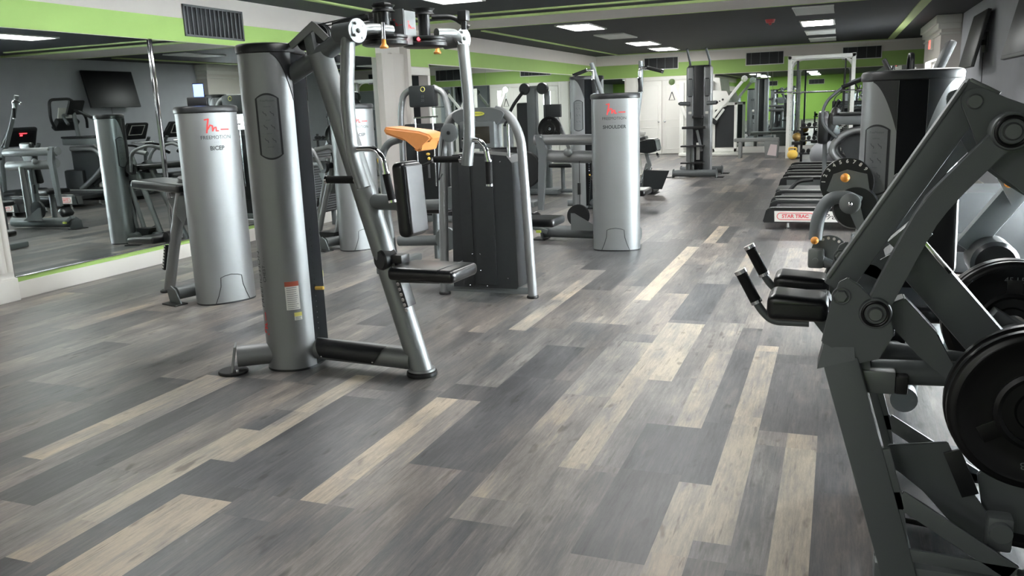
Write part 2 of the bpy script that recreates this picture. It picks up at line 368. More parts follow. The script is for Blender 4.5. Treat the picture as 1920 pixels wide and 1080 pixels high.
# mirrors
def mirror(name, p0, p1, z0, z1, n):
    """n = +x or -y facing, thin glass slab in front of a wall"""
    mb = MB()
    if n == 'x': bx(p0[0], p0[0] + .006, p0[1], p1[1], z0, z1)(mb)
    else: bx(p0[0], p1[0], p0[1] - .006, p0[1], z0, z1)(mb)
    return mb.build(name, MIRROR)
MG = 'mirror panels along the left wall'
lefts = [(5.17, 7.12), (7.13, 9.45), (9.46, 11.80)]
lab = ['large wall mirror, leftmost panel above the white skirting board', 'second wall mirror panel, behind the tall chest machine', 'wall mirror panel just before the white pilaster']
for (a, b_), l in zip(lefts, lab): tag(mirror('wall_mirror', (XL + .002, a), (XL, b_), .20, 2.335, 'x'), l, 'mirror')
farm = [(13.64, 16.2), (16.21, 18.8), (18.81, 21.2), (21.21, 24.55)]
lab = ['far left wall mirror panel just beyond the doorway', 'far left wall mirror panel behind the black lever machine', 'far left wall mirror panel reflecting the white double doors', 'left wall mirror panel next to the far corner']
for (a, b_), l in zip(farm, lab): tag(mirror('wall_mirror', (XL + .002, a), (XL, b_), .17, 2.29, 'x'), l, 'mirror')
tag(mirror('wall_mirror', (-6.7, YB - .012), (-5.90, YB), .18, 2.2, 'y'), 'narrow wall mirror left of the white double doors', 'mirror')
for (a, b_), l in zip([(-3.30, -1.75), (-1.74, .1), (.11, 1.68)], ['back wall mirror panel right beside the white cable machine', 'back wall mirror panel behind the left post of the white rack', 'back wall mirror panel right of the white rack']):
    tag(mirror('wall_mirror', (a, YB - .012), (b_, YB), .18, 2.2, 'y'), l, 'mirror')
def strip(name, lab, fn, m=CHROME): mb = MB(); fn(mb); return tag(mb.build(name, m), lab, 'trim strip')
strip('chrome_joint_strip', 'tall chrome strip covering the joint between the two left mirror panels', bx(XL + .008, XL + .022, 7.10, 7.15, .2, 2.34, .004))
strip('chrome_joint_strip', 'chrome edge strip at the left end of the first mirror', bx(XL + .008, XL + .018, 5.165, 5.18, .2, 2.34, .003))
strip('mirror_channel', 'thin bright channel running under the left mirrors', bx(XL + .008, XL + .018, 5.18, 11.8, .192, .203, .002))
strip('mirror_channel', 'thin bright channel along the top of the far left mirrors', bx(XL + .008, XL + .02, 13.64, 24.55, 2.285, 2.30, .002), TRIMW)
# double doors in the back wall with trim
def casing(mb):
    bx(-5.86, -5.55, YB - .03, YB, 0, 2.2, .006)(mb); bx(-5.55, -3.32, YB - .03, YB, 2.1, 2.2, .006)(mb); bx(-4.0, -3.32, YB - .03, YB, 0, 2.1, .006)(mb)
st('trim_8', TRIMW, casing)
def doorleaf(n, x0, x1, kx):
    d = MB(); bx(x0 + .006, x1 - .006, YB - .05, YB - .005, .02, 2.09, .004)(d); o = d.build('door_%d' % n, TRIMW); o['kind'] = 'structure'
    p = MB()
    for z0, z1 in ((.14, .78), (.98, 1.98)):
        a, b_ = x0 + .10, x1 - .10
        for q in ((a, b_, z0, z0 + .02), (a, b_, z1 - .02, z1), (a, a + .02, z0, z1), (b_ - .02, b_, z0, z1)): bx(q[0], q[1], YB - .058, YB - .049, q[2], q[3], .003)(p)
    p.build('panel_moulding', TRIMW, o)
    k = MB(); k.cyl((kx, YB - .05, .94), (kx, YB - .085, .94), .012); k.sphere((kx, YB - .1, .94), .032); k.build('door_knob', CHROME, o)
doorleaf(2, -5.55, -4.80, -4.88); doorleaf(3, -4.79, -4.0, -4.70)
# ceiling: white beam across, lime trim strips of the black coffers
st('trim_9', WHITE, lambda mb: bx(XL, XR, 12.45, 13.75, ZC - .03, ZC + .01)(mb))
st('trim_10', LIMETR, lambda mb: (bx(XL, XR, 13.75, 13.80, ZC - .035, ZC + .01)(mb), bx(XL, XR, 12.40, 12.45, ZC - .035, ZC + .01)(mb)))
st('trim_11', LIMETR, lambda mb: (bx(-6.05, -5.98, 14.4, 24.36, ZC - .02, ZC + .01)(mb), bx(-6.05, 1.2, 24.34, 24.40, ZC - .02, ZC + .01)(mb), bx(-6.05, 1.2, 11.80, 11.88, ZC - .02, ZC + .01)(mb), bx(-6.05, -5.98, YF + .7, 11.85, ZC - .02, ZC + .01)(mb)))
st('trim_12', LIMETR, lambda mb: bx(1.09, 1.24, 14.4, 24.36, ZC - .02, ZC + .01)(mb))
st('trim_13', TRIMW, lambda mb: (bx(XL, XR, YB - .05, YB, ZC - .05, ZC)(mb), ))
# windows
def window(n, x, y0, y1, z0, z1, nm):
    f = MB(); t = .06
    for q in ((y0, y1, z0, z0 + t), (y0, y1, z1 - t, z1)): bx(x - .02, x + .07, q[0], q[1], q[2], q[3], .004)(f)
    for i in range(nm + 1):
        yy = y0 + (y1 - y0 - t) * i / nm; bx(x - .02, x + .07, yy, yy + t, z0, z1, .004)(f)
    o = f.build('window_%d' % n, TRIMW); o['kind'] = 'structure'
    g = MB(); bx(x + .02, x + .026, y0 + .02, y1 - .02, z0 + .02, z1 - .02)(g); g.build('window_pane', GLASS, o)
GLASS = mat('window_glass', (235, 240, 240), .02, 0, trans=1)
window(1, XR + .03, WY0, WY1, WZ0, WZ1, 4)
window(2, 1.86, 18.4, 20.75, .85, 2.12, 2)
st('wall_right_sill', WHITE, bx(1.70, 2.19, 18.4, 20.75, 0, .85))

# ---- ceiling lights
def light_panel(x, y, lit, label, grp, m=None, w_=.58, l_=1.22):
    t = thing('ceiling_light', label, 'ceiling light', (x, y, ZC), 0, grp)
    f = MB()
    for sx, sy, cx_, cy_ in ((w_ + .04, .03, 0, l_ / 2), (w_ + .04, .03, 0, -l_ / 2), (.03, l_, w_ / 2, 0), (.03, l_, -w_ / 2, 0)): f.box((cx_, cy_, -.012), (sx, sy, .024), .003)
    f.build('frame', BEZEL, t)
    d = MB(); d.box((0, 0, -.012), (w_ - .02, l_ - .02, .012)); d.build('diffuser', m or (LIT if lit else LENS), t)
ordn = ['nearest', 'second', 'third', 'farthest']
YS = [15.05, 17.6, 20.2, 22.8]
for i, (y, lit) in enumerate(zip(YS, (1, 0, 1, 1))):
    light_panel(-4.37, y, lit, '%s %s ceiling panel in the left row of the far coffer' % (ordn[i], 'glowing' if lit else 'unlit grey'), 'left row of ceiling panels')
for i, (y, lit) in enumerate(zip(YS, (0, 1, 0, 0))):
    light_panel(-.45, y, lit, '%s %s ceiling panel in the right row of the far coffer' % (ordn[i], 'glowing' if lit else 'unlit grey'), 'right row of ceiling panels')
for y in (9.8, 7.0, 4.2, -2.0, -6.0, -9.5):  # the rearmost panel is added to brighten the lime end wall
    light_panel(-1.5, y, 1, 'glowing ceiling panel of the near coffer, seen only in the left mirror' if y > 9 else 'glowing ceiling panel of the near coffer, outside the picture', 'ceiling panels of the near coffer', LITN if y > -5 else LIT)
for y in (9.8, 7.2, 4.6, -2.0, -6.0, -9.5):  # unseen row, several panels added only to raise the light
    light_panel(-4.6, y, 1, 'added glowing ceiling panel above the left machines, outside the picture', 'added ceiling panels above the left front', LITN if y > -5 else LIT)
for y in (9.7, 7.0):  # unseen panels added to brighten the grey right wall
    light_panel(.95, y, 1, 'added glowing ceiling panel above the treadmills and leg machines, outside the picture', 'added ceiling panels above the right side', LITN)
mb = MB(); mb.cyl((-1.22, 16.3, ZC - .06), (-1.22, 16.3, ZC), .07, .09); mb.sphere((-1.22, 16.3, ZC - .07), .03)
tag(mb.build('smoke_detector', mat('detector_red', (170, 60, 60), .5)), 'small red round alarm on the black ceiling left of the right light row', 'alarm')
# ---- air vents
def vent(loc, wd, ht, axis, label, nf=9, v=True):
    t = thing('air_vent', label, 'air vent', loc)
    f = MB(); b_ = MB(); s_ = MB()
    def P(u, z, d): return (d, u, z) if axis == 'x' else (u, -d, z)
    def bb(m_, u0, u1, z0, z1, d0, d1):
        a = P((u0 + u1) / 2, (z0 + z1) / 2, (d0 + d1) / 2); sz = (d1 - d0, u1 - u0, z1 - z0) if axis == 'x' else (u1 - u0, d1 - d0, z1 - z0); m_.box(a, sz, .002)
    for q in ((-wd / 2, wd / 2, -ht / 2, -ht / 2 + .022), (-wd / 2, wd / 2, ht / 2 - .022, ht / 2), (-wd / 2, -wd / 2 + .022, -ht / 2, ht / 2), (wd / 2 - .022, wd / 2, -ht / 2, ht / 2)): bb(f, *q, 0.009, .026)
    bb(b_, -wd / 2 + .01, wd / 2 - .01, -ht / 2 + .01, ht / 2 - .01, .009, .012)
    for i in range(nf):
        u = -wd / 2 + .03 + (wd - .06) * (i + .5) / nf
        if nf < 6: s1 = MB(); bb(s1, u - .006, u + .006, -ht / 2 + .02, ht / 2 - .02, .012, .024); s1.build('slat', FIN, t); continue
        if v: bb(s_, u - .009, u + .009, -ht / 2 + .02, ht / 2 - .02, .012, .024)
    f.build('frame', FIN if axis == 'x' else BEZEL, t); b_.build('backing', DARKG, t)
    if nf >= 6: s_.build('slats', FIN, t)
    return t
vent((XL, 8.16, 2.57), 1.0, .34, 'x', 'large air vent high on the left wall above the chest machine', 13)
vent((XL, 4.5, 2.57), 1.0, .34, 'x', 'air vent at the extreme left edge of the lime band', 26)
vent((-4.83, YB, 2.58), 1.0, .35, 'y', 'air vent above the white double doors', 4)
vent((-1.97, YB, 2.57), 1.02, .36, 'y', 'air vent between the doors and the white rack on the back wall', 4)
vent((.5, YB, 2.58), .98, .34, 'y', 'air vent right of the white rack on the back wall', 4)
for x, l in ((-4.5, 'dark air vent on the lime end wall, nearer the mirror side'), (-1.5, 'dark air vent in the middle of the lime end wall')): vent((x, YF + .01, 2.45), 1.0, .34, 'y', l, 4).rotation_euler = (0, 0, pi)

# ================================================================== cable-machine tower
def sec_x(y, a, b, n=2.5): return a * max(0, 1 - abs(y / b) ** n) ** (1 / n)
def tower(T, M, h, a=.16, b=.24, ch=.075, pz=None, hw=.07, pc=None, word=None, placards=True, kick=True, vertical=False, pin=.5, shell=None, yoke=True):
    """elliptical shroud; local +x is the weight-stack side. Parts go under T."""
    shell = shell or SILVER; n = 2.5
    ys = [b * sin(-pi / 2 + pi * i / 28) for i in range(29)]
    front = [(-sec_x(y, a, b), y) for y in ys]                       # logo side
    back = [(sec_x(y, a, b), y) for y in reversed(ys) if abs(y) > ch]
    xr = sec_x(ch, a, b); k = len([y for y in ys if y > ch])
    poly = front + back[:k] + [(xr, ch), (xr - .05, ch), (xr - .05, -ch), (xr, -ch)] + back[k:]
    cl = []
    for p in poly:
        if not cl or (Vector(p) - Vector(cl[-1])).length > .001: cl.append(p)
    if (Vector(cl[0]) - Vector(cl[-1])).length < .001: cl.pop()
    mb = MB(M); mb.prism([(x, y, .012) for x, y in cl], (0, 0, h - .06)); sh = mb.build('tower_shroud', shell, T, ang=30)
    # base line and cap
    def ell(s_, z, m_=40): return [(-s_ * a * (1 if True else 1) * cos(t) * (abs(cos(t)) ** (2 / n - 1) if abs(cos(t)) > 1e-6 else 1), s_ * b * sin(t) * (abs(sin(t)) ** (2 / n - 1) if abs(sin(t)) > 1e-6 else 1), z) for t in [2 * pi * i / m_ for i in range(m_)]]
    mb = MB(M)
    rings = [(1.0, h - .052), (1.035, h - .045), (1.04, h - .015), (1.01, h - .002), (.93, h + .004)]
    vs = []; fs = []
    for s_, z in rings: vs += ell(s_, z)
    for i in range(4):
        for k_ in range(40): fs.append((i * 40 + k_, i * 40 + (k_ + 1) % 40, (i + 1) * 40 + (k_ + 1) % 40, (i + 1) * 40 + k_))
    fs += [tuple(range(40)), tuple(160 + k_ for k_ in range(40))]
    mb._add(vs, fs); mb.build('tower_cap', BLACKP, T, label='black moulded top cap')
    mb = MB(M); mb.prism([(x * 1.004, y * 1.004, z) for x, y, z in ell(1, 0)], (0, 0, .013)); mb.build('tower_foot', BLACKP, T)
    # weight stack channel
    mb = MB(M); mb.box((xr - .045 + .015, 0, h / 2), (.06, 2 * ch - .002, h - .1), .003)
    cn = mb.build('weight_channel', CHANNEL, T, label='black channel with the selector holes')
    mb = MB(M)
    for i in range(19): mb.cyl((xr - .001, -ch * .35, .22 + i * .034), (xr + .0015, -ch * .35, .22 + i * .034), .0042, seg=8)
    mb.build('selector_holes', CHROME, cn)
    mb = MB(M); mb.cyl((xr - .002, -ch * .3, pin), (xr + .055, -ch * .3, pin), .0115, bev=.004, seg=14); mb.build('selector_pin', YELLOW, cn)
    tab = [(0.0, a, 0.0)]
    for i in range(1, 181):
        t = pi / 2 * i / 180; x = a * cos(t) ** (2 / n) if i < 180 else 0.0; y = b * sin(t) ** (2 / n)
        tab.append((tab[-1][0] + sqrt((x - tab[-1][1]) ** 2 + (y - tab[-1][2]) ** 2), x, y))
    Q = tab[-1][0]; full = tab + [(2 * Q - s_, -x, y) for s_, x, y in reversed(tab[:-1])]
    def at_arc(s_):
        s_ = min(max(s_, 0), 2 * Q); lo_, hi_ = 0, len(full) - 1
        while hi_ - lo_ > 1:
            m_ = (lo_ + hi_) // 2
            if full[m_][0] <= s_: lo_ = m_
            else: hi_ = m_
        p, q_ = full[lo_], full[hi_]; f_ = (s_ - p[0]) / max(1e-9, q_[0] - p[0]); return p[1] + (q_[1] - p[1]) * f_, p[2] + (q_[2] - p[2]) * f_
    def arc_of(y):
        for s_, x_, y_ in tab:
            if y_ >= abs(y): return s_ * (1 if y >= 0 else -1)
        return Q * (1 if y >= 0 else -1)
    def surf(side, s_, z, eps=.002):
        """point on the shroud, s_ = distance along the section from the middle of the side"""
        sg = 1 if s_ >= 0 else -1; k_ = abs(s_) if side > 0 else 2 * Q - abs(s_)
        x, y = at_arc(k_); x1_, y1_ = at_arc(k_ + .004); x0_, y0_ = at_arc(k_ - .004)
        if k_ < .004: nv = Vector((1, 0, 0))
        elif k_ > 2 * Q - .004: nv = Vector((-1, 0, 0))
        else: nv = Vector((y1_ - y0_, -(x1_ - x0_) * sg, 0)).normalized() if sg > 0 else Vector((y1_ - y0_, (x1_ - x0_), 0)).normalized()
        return Vector((x, y * sg, z)) + nv * eps
    def patch(mb, side, outline_lo, outline_hi, y0, y1, e0, e1, nn=14):
        """curved plate: z from outline_lo(y) to outline_hi(y)"""
        for e, flip in ((e1, 0),):
            rows = []
            for q in range(9):
                rows.append([surf(side, y0 + (y1 - y0) * i / nn, outline_lo(y0 + (y1 - y0) * i / nn) + (outline_hi(y0 + (y1 - y0) * i / nn) - outline_lo(y0 + (y1 - y0) * i / nn)) * q / 8, e) for i in range(nn + 1)])
            mb.grid(rows)
        edge = [(y0 + (y1 - y0) * i / nn, outline_lo(y0 + (y1 - y0) * i / nn)) for i in range(nn + 1)] + [(y1 - (y1 - y0) * i / nn, outline_hi(y1 - (y1 - y0) * i / nn)) for i in range(nn + 1)]
        m_ = len(edge); vs = [surf(side, y, z, e1) for y, z in edge] + [surf(side, y, z, e0) for y, z in edge]
        mb._add(vs, [(i, (i + 1) % m_, m_ + (i + 1) % m_, m_ + i) for i in range(m_)])
    if yoke:  # dark yoke flaring out under the cap on the user side
        for sd in (1, -1):
            mb = MB(M); e = arc_of(ch) + .14; c0_ = arc_of(ch)
            def lo(y, sd=sd): t = min(1, max(0, (abs(y) - c0_) / (e - c0_))); return h - .055 - .26 * (1 - t) ** 1.9 * (1 if abs(y) > 0 else 1) + 0
            patch(mb, 1, lo, lambda y: h - .05, arc_of(ch) * sd, min(arc_of(ch) + .13, Q) * sd, -.002, .004, 16)
            mb.build('shoulder_yoke', BLACKP, T)
    if placards:
        for sd in (1, -1):
            yc = (pc or (arc_of(ch) + arc_of(b * .95)) / 2) * sd; hw = min(hw, (arc_of(b * .97) - arc_of(ch)) / 2 * .98) if not pc else hw; z0, z1 = pz or (.61 * h, .81 * h)
            def bow(y, q=.03): t = (y - yc) / hw; return q * (1 - t * t)
            mb = MB(M); patch(mb, 1, lambda y: z0 - bow(y), lambda y: z1 + bow(y), yc - hw, yc + hw, -.001, .003); pf = mb.build('placard_border', LINE, sh)
            k2 = .82; mb = MB(M)
            patch(mb, 1, lambda y: z0 + .008 - bow(y) * .9, lambda y: z1 - .008 + bow(y) * .9, yc - hw * k2, yc + hw * k2, 0, .0048); mb.build('instruction_placard', CARD, sh, label='grey instruction placard with small drawings')
            mb = MB(M)
            fnp = lambda x, y, zc: surf(1, yc + x, zc + y, .0058)
            put_text(mb, 'FreeMotion', .0165, lambda x, y: fnp(x, y, z1 - .012), shear=.25)
            for q in range(4): put_text(mb, ['EXERCISE', 'START', 'FINISH', 'MUSCLES'][q], .009, lambda x, y, q=q: fnp(x, y, z1 - .045 - q * (z1 - z0) * .24))
            for q in range(3):
                zc = z1 - .045 - (q + .5) * (z1 - z0) * .24
                for s2 in (-1, 1):   # little seated figures
                    pts = [(s2 * .02 - .008, .012), (s2 * .02, 0), (s2 * .02 + .009, -.002), (s2 * .02 + .01, -.014)]
                    for (ax_, az_), (bx_, bz_) in zip(pts, pts[1:]):
                        d = Vector((bx_ - ax_, bz_ - az_)); pn = Vector((-d.y, d.x)).normalized() * .0022
                        mb._add([fnp(ax_ + pn.x, az_ + pn.y, zc), fnp(bx_ + pn.x, bz_ + pn.y, zc), fnp(bx_ - pn.x, bz_ - pn.y, zc), fnp(ax_ - pn.x, az_ - pn.y, zc)], [(0, 1, 2, 3)])
            mb.build('placard_print', CARDL, sh)
    def logo_pt(x, y, zc, s=1, rot=False, yo=0):
        if rot: x, y = y, -x       # text running downwards
        return surf(-1, -(x * s) + yo, zc + y * s, .0022)
    if word:
        zc = h - .16; yo = 0; mb = MB(M)
        stroke(mb, lambda x, y: logo_pt(x * 1.75, y * 1.55, zc, 1, False, yo))
        mb.build('logo_mark', RED, sh)
        mb = MB(M); put_text(mb, 'FREEMOTION', .040, lambda x, y: logo_pt(x, y - .085, zc, 1, False, yo)); mb.build('maker_lettering', INK, sh); mb = MB(M); put_text(mb, '. . .', .03, lambda x, y: logo_pt(x, y - .115, zc, 1, False, yo)); mb.build('lettering_dots', INK, sh)
        mb = MB(M); put_text(mb, word, .046, lambda x, y: logo_pt(x, y - .17, zc, 1, False, yo), offset=.0012); mb.build('machine_name_lettering', LINE, sh)
    if vertical:
        zc = .56; y0 = -.20      # lettering that climbs the edge of the shroud
        mb = MB(M); put_text(mb, 'FREEMOTION', .056, lambda x, y: surf(-1, y0 + y, zc + x)); mb.build('maker_lettering', INK, sh)
        mb = MB(M); put_text(mb, 'CHEST  . .', .034, lambda x, y: surf(-1, y0 - .05 + y, zc + .06 + x)); mb.build('machine_name_lettering', INK, sh)
        mb = MB(M); stroke(mb, lambda x, y: surf(-1, y0 + y * 1.3, zc - .28 + x * 1.3)); mb.build('logo_mark', RED, sh)
    if kick:
        mb = MB(M); w1, w0, zt = .088, .145, .235
        pts = [(-w0, .014), (-w1 - .03, .075), (-w1 - .006, .15), (-w1, zt - .012), (-w1 * .6, zt), (0, zt + .008), (w1 * .6, zt), (w1, zt - .012), (w1 + .006, .15), (w1 + .03, .075), (w0, .014)]
        mb.tube([surf(-1, y, z, .001) for y, z in pts], .0032, 6); mb.build('kick_panel_seam', LINE, sh)
    return sh, surf, arc_of
def stroke(mb, fn):
    """the red hand-drawn peak mark followed by a dash"""
    segs = [[(-.045, .035), (-.028, .038), (-.034, .010), (-.040, -.030)], [(-.034, -.012), (-.022, .008), (-.012, .004), (-.013, -.022), (-.004, -.006), (.004, -.004), (.004, -.022), (.014, -.022)], [(.026, -.016), (.062, -.016)], [(.028, .022), (.022, .012)]]
    for sg in segs[:3]:
        for (x0, y0), (x1, y1) in zip(sg, sg[1:]):
            d = Vector((x1 - x0, y1 - y0)); d.normalize(); pn = Vector((-d.y, d.x)) * .0036; e = d * .002
            mb._add([fn(x0 + pn.x - e.x, y0 + pn.y - e.y), fn(x1 + pn.x + e.x, y1 + pn.y + e.y), fn(x1 - pn.x + e.x, y1 - pn.y + e.y), fn(x0 - pn.x - e.x, y0 - pn.y - e.y)], [(0, 1, 2, 3)])
def TR(x=0, y=0, z=0, rz=0): return Matrix.Translation((x, y, z)) @ Matrix.Rotation(radians(rz), 4, 'Z')
def pad(T, name, c, size, bev, rot=(0, 0, 0), m=None, seam=True, M=None, label=None):
    mb = MB(M); mb.box(c, size, bev, rot, seg=5); o = mb.build(name, m or VINYL, T, label=label, ang=60)
    return o
def grip(T, pts, r=.017, M=None, name='handle_grip', ends=True):
    mb = MB(M); mb.tube(pts, r, 14); o = mb.build(name, GRIP, T)
    if ends:
        mb = MB(M); p = [Vector(q) for q in pts]; d0 = (p[0] - p[1]).normalized(); d1 = (p[-1] - p[-2]).normalized()
        mb.cyl(p[0], p[0] + d0 * .01, r * 1.08); mb.build('grip_collar', CHROME, o); mb = MB(M); mb.cyl(p[-1], p[-1] + d1 * .012, r * 1.08); mb.build('grip_collar', CHROME, o)
    return o
def bolt_row(T, pts, r, m=CHROME, axis=(0, 1, 0), name='adjustment_holes', M=None):
    mb = MB(M); ax = Vector(axis).normalized()
    for p in pts: mb.lathe([(0, 0), (r, 0), (r, .003), (r * .5, .004), (0, .002)], p, ax, 14)
    return mb.build(name, m, T)

# ================================================================== A: chest fly machine
def chest_machine():
    T = thing('chest_fly_machine', 'tall silver chest fly machine with swinging arms, free standing left of centre', 'weight machine', (-3.15, 4.18, 0), -4)
    sh, surf, arc_of = tower(T, TR(.055, .03, 0, 18), 1.90, a=.165, b=.235, ch=.112, vertical=True, kick=False, pin=.47, pz=(1.29, 1.60), hw=.066, pc=.285)
    def q(side, y, z, e=.002): return surf(side, y, z, e)
    M4 = TR(.055, .03, 0, 18)
    # stickers on the side of the shroud that faces the camera
    def sticker(nm, y0, y1, z0, z1, bands, lines):
        mb = MB(M4); mb.grid([[surf(1, y0 + (y1 - y0) * i / 10, z, .0022) for i in range(11)] for z in (z0, (z0 + z1) / 2, z1)]); o = mb.build(nm, LABELW, T)
        mb = MB(M4); zb = z1 - (z1 - z0) * bands[0]; mb.grid([[surf(1, y0 + (y1 - y0) * i / 10, z, .003) for i in range(11)] for z in (zb, z1)]); mb.build('label_header', bands[1], o)
        mb = MB(M4)
        for k in range(lines):
            z = z0 + (zb - z0) * (k + .7) / (lines + .4); mb.grid([[surf(1, y0 + (y1 - y0) * (.1 + .8 * i / 6 * random.Random(k).uniform(.8, 1)), zz, .0031) for i in range(7)] for zz in (z - .0014, z + .0014)])
        mb.build('label_print', LABELT, o)
    sticker('warning_label', -.285, -.205, .38, .55, (.17, LABELR), 11); sticker('caution_label', -.245, -.20, .315, .362, (.5, LABELY), 3); sticker('caution_label', .105, .15, .47, .55, (.45, LABELY), 3)
    # T foot behind the tower
    mb = MB(); mb.tube([(.08, -.09, .098), (-.15, -.285, .098)], .064, 24); mb.build('rear_base_tube', SILVER, T)
    mb = MB(); e0 = V(-.15, -.285, 0); dv = V(-.775, -.632, 0); lv = V(.632, -.775, 0)
    mb.prism([e0 + lv * .075 + dv * .035, e0 - lv * .075 + dv * .035, e0 - lv * .062 + V(0, 0, .17), e0 + lv * .062 + V(0, 0, .17)], dv * .012); mb.build('end_plate', SILVER, T)
    mb = MB(); mb.cyl((-.175, -.305, 0.0), (-.175, -.305, .018), .088, bev=.005); mb.build('rubber_foot', RUBBER, T)
    mb = MB(); mb.cyl((-.115, -.335, .016), (-.115, -.335, .03), .012); mb.build('foot_bolt', CHROME, T)
    # floor beam and shield
    mb = MB(); mb.tube([(.13, 0, .105), (.90, 0.02, .095)], .066, 28); mb.build('floor_beam', SILVERM, T)
    mb = MB(); R = .0685
    rows = []
    for i in range(13):
        t = i / 12; row = []
        for k in range(13):
            a = radians(100 + 110 * k / 12); x0 = .235 + .05 * k / 12; x1 = .74 - .07 * (k / 12) ** 1.3; x = x0 + (x1 - x0) * t
            row.append((x, .003 + R * cos(a), .103 - .008 * t + R * sin(a)))
        rows.append(row)
    mb.grid(rows); mb.build('beam_shield', BLACKP, T, label='black plastic step shield')
    mb = MB()
    for x in (.30, .67): mb.sphere((x, -.064, .075), .006)
    mb.build('shield_screws', CHROME, T)
    # inclined pole with foot
    foot = V(.945, .03, .02); top = V(.43, 0, 1.83)
    mb = MB(); mb.tube([foot, foot + (top - foot) * .5, top], .066, 32, flat=1.0); mb.build('main_pole', SILVERM, T)
    mb = MB(); mb.lathe([(0, 0), (.088, 0), (.09, .006), (.088, .022), (.07, .03), (0, .03)], (.945, .03, 0)); mb.build('rubber_foot', RUBBER, T)
    mb = MB(); mb.lathe([(.0, 0), (.08, 0), (.078, .012), (0, .012)], (.945, .03, .028)); mb.build('foot_flange', SILVERM, T)
    # seat with its slotted track
    d = (top - foot).normalized(); nrm = Vector((d.z, 0, -d.x)).normalized()
    def on(t): return foot + (top - foot) * t
    mb = MB(); a0 = on(.205); a1 = on(.345); mb.beam(a0 + nrm * .052 , a1 + nrm * .052, .088, .05, (0, 1, 0), .006); mb.build('seat_track', BLACKP, T)
    pts = [on(.198 + .0165 * k) + nrm * .058 + V(0, -.0445, 0) for k in range(9)]
    bolt_row(T, pts, .0105, CHROME, (0, -1, 0))
    mb = MB(); c = on(.365); mb.lathe([(0, 0), (.05, 0), (.06, .012), (.06, .09), (.045, .1), (0, .1)], c + V(.0, -.07, -.0), (0.35, 1, 0), 24); mb.beam(c + nrm * .02, c + nrm * .13 + V(0.01, 0, -.03), .09, .05, bev=.01); mb.build('seat_bracket', BLACKP, T)
    st_ = pad(T, 'seat', (1.075, 0.0, .625), (.42, .30, .072), .034); 
    mb = MB(); mb.tube([(1.19, -.152, .64), (1.19, -.14, .6625), (1.19, .14, .6625), (1.19, .152, .64)], .0022, 6); mb.build('seat_seam', BLACKP, st_)
    mb = MB(); mb.prism([(.86, -.05, .585), (1.2, -.05, .588), (1.14, -.05, .568), (.88, -.05, .56)], (0, .1, 0)); mb.build('seat_support', BLACKP, T)
    # back pad on its stub
    mb = MB(); mb.tube([on(.545), on(.545) + V(.30, -.02, 0)], .045, 20); mb.build('pad_support', SILVERD, T)
    bp = pad(T, 'back_pad', (.965, -.015, 1.03), (.085, .20, .41), .04, (0, radians(-3), 0), VINYL)
    pad(bp, 'back_pad_face', (1.003, -.012, 1.03), (.022, .17, .37), .010, (0, radians(-3), 0), VINYLG)
    # upper beam, pulley bracket, hub
    mb = MB(); mb.tube([(.10, 0, 1.675), (.56, 0, 1.885), (.75, 0, 1.93), (1.0, 0.0, 1.945)], .05, 24); mb.build('upper_beam', SILVERD, T)
    mb = MB(); mb.beam((.40, 0, 1.83), (.38, 0, 1.95), .09, .06); mb.build('bracket_post', SILVERD, T)
    # wedge shaped pulley housing
    mb = MB(); pr = [(.26, 0, 1.90), (.43, 0, 2.005), (.455, 0, 1.99), (.535, 0, 1.915), (.50, 0, 1.895), (.43, 0, 1.955), (.275, 0, 1.865)]
    mb.prism([Vector(p) + V(0, -.055, 0) for p in pr], (0, .012, 0)); mb.prism([Vector(p) + V(0, .045, 0) for p in pr], (0, .012, 0)); mb.beam((.26, 0, 1.895), (.43, 0, 2.0), .11, .01, bev=.002); mb.build('pulley_housing', SILVER, T)
    mb = MB()
    for cx_, cz_ in ((.335, 1.905), (.45, 1.935)): mb.lathe([(0, -.014), (.05, -.014), (.05, -.008), (.042, 0), (.05, .008), (.05, .014), (0, .014)], (cx_, 0, cz_), (0, 1, 0), 24)
    mb.build('pulley_wheels', BLACKP, T)
    mb = MB()
    for y in (-.035, .0, .035): mb.tube([(.14, y, 1.84), (.30, y, 1.93), (.40, y, 1.975)], .0035, 6)
    for y in (-.04, .03): mb.tube([(.44, y, 1.982), (.80, y * 2, 2.01)], .0035, 6)
    mb.build('cables', RUBBER, T)
    hz = 1.885
    # twin cams, each on a vertical axis, clamp block, motor-like pulleys
    for s_, cx_ in ((-1, .95), (1, 1.03)):
        mb = MB(); y = .135 * s_
        mb.lathe([(0, 0), (.105, 0), (.118, .006), (.118, .022), (.112, .028), (.112, .034), (.118, .040), (.118, .05), (.10, .056), (0, .056)], (cx_, y, hz - .05), (0, 0, 1), 36); mb.build('arm_cam', BLACKP, T, label='round black cam disc')
        mb = MB(); mb.cyl((cx_, y, hz), (cx_, y, hz + .13), .032); mb.lathe([(0, 0), (.062, 0), (.05, .012), (.05, .02), (.062, .032), (0, .032)], (cx_, y, hz + .12)); mb.build('cam_pulley', BLACKP, T)
    mb = MB(); mb.box((.99, -.0, hz + .045), (.055, .13, .17), .006); plate = mb.build('hub_block', PLATEG, T)
    mb = MB(); mb.prism([(1.02, -.055, hz - .04), (1.02, .055, hz - .04), (1.02, .055, hz + .13), (1.02, -.055, hz + .13)], (.006, 0, 0)); pl = mb.build('hub_plate', CARD, T)
    mb = MB(); fnx = lambda x, y: V(1.0275, x * .6, hz + .055 + y * .6); stroke(mb, fnx); mb.build('logo_mark', RED, pl)
    # the same mark faces the camera side of the block
    mb = MB(); mb.prism([(.955, -.067, hz - .04), (1.03, -.067, hz - .04), (1.03, -.067, hz + .135), (.955, -.067, hz + .135)], (0, -.005, 0)); sp = mb.build('hub_side_plate', CARD, T)
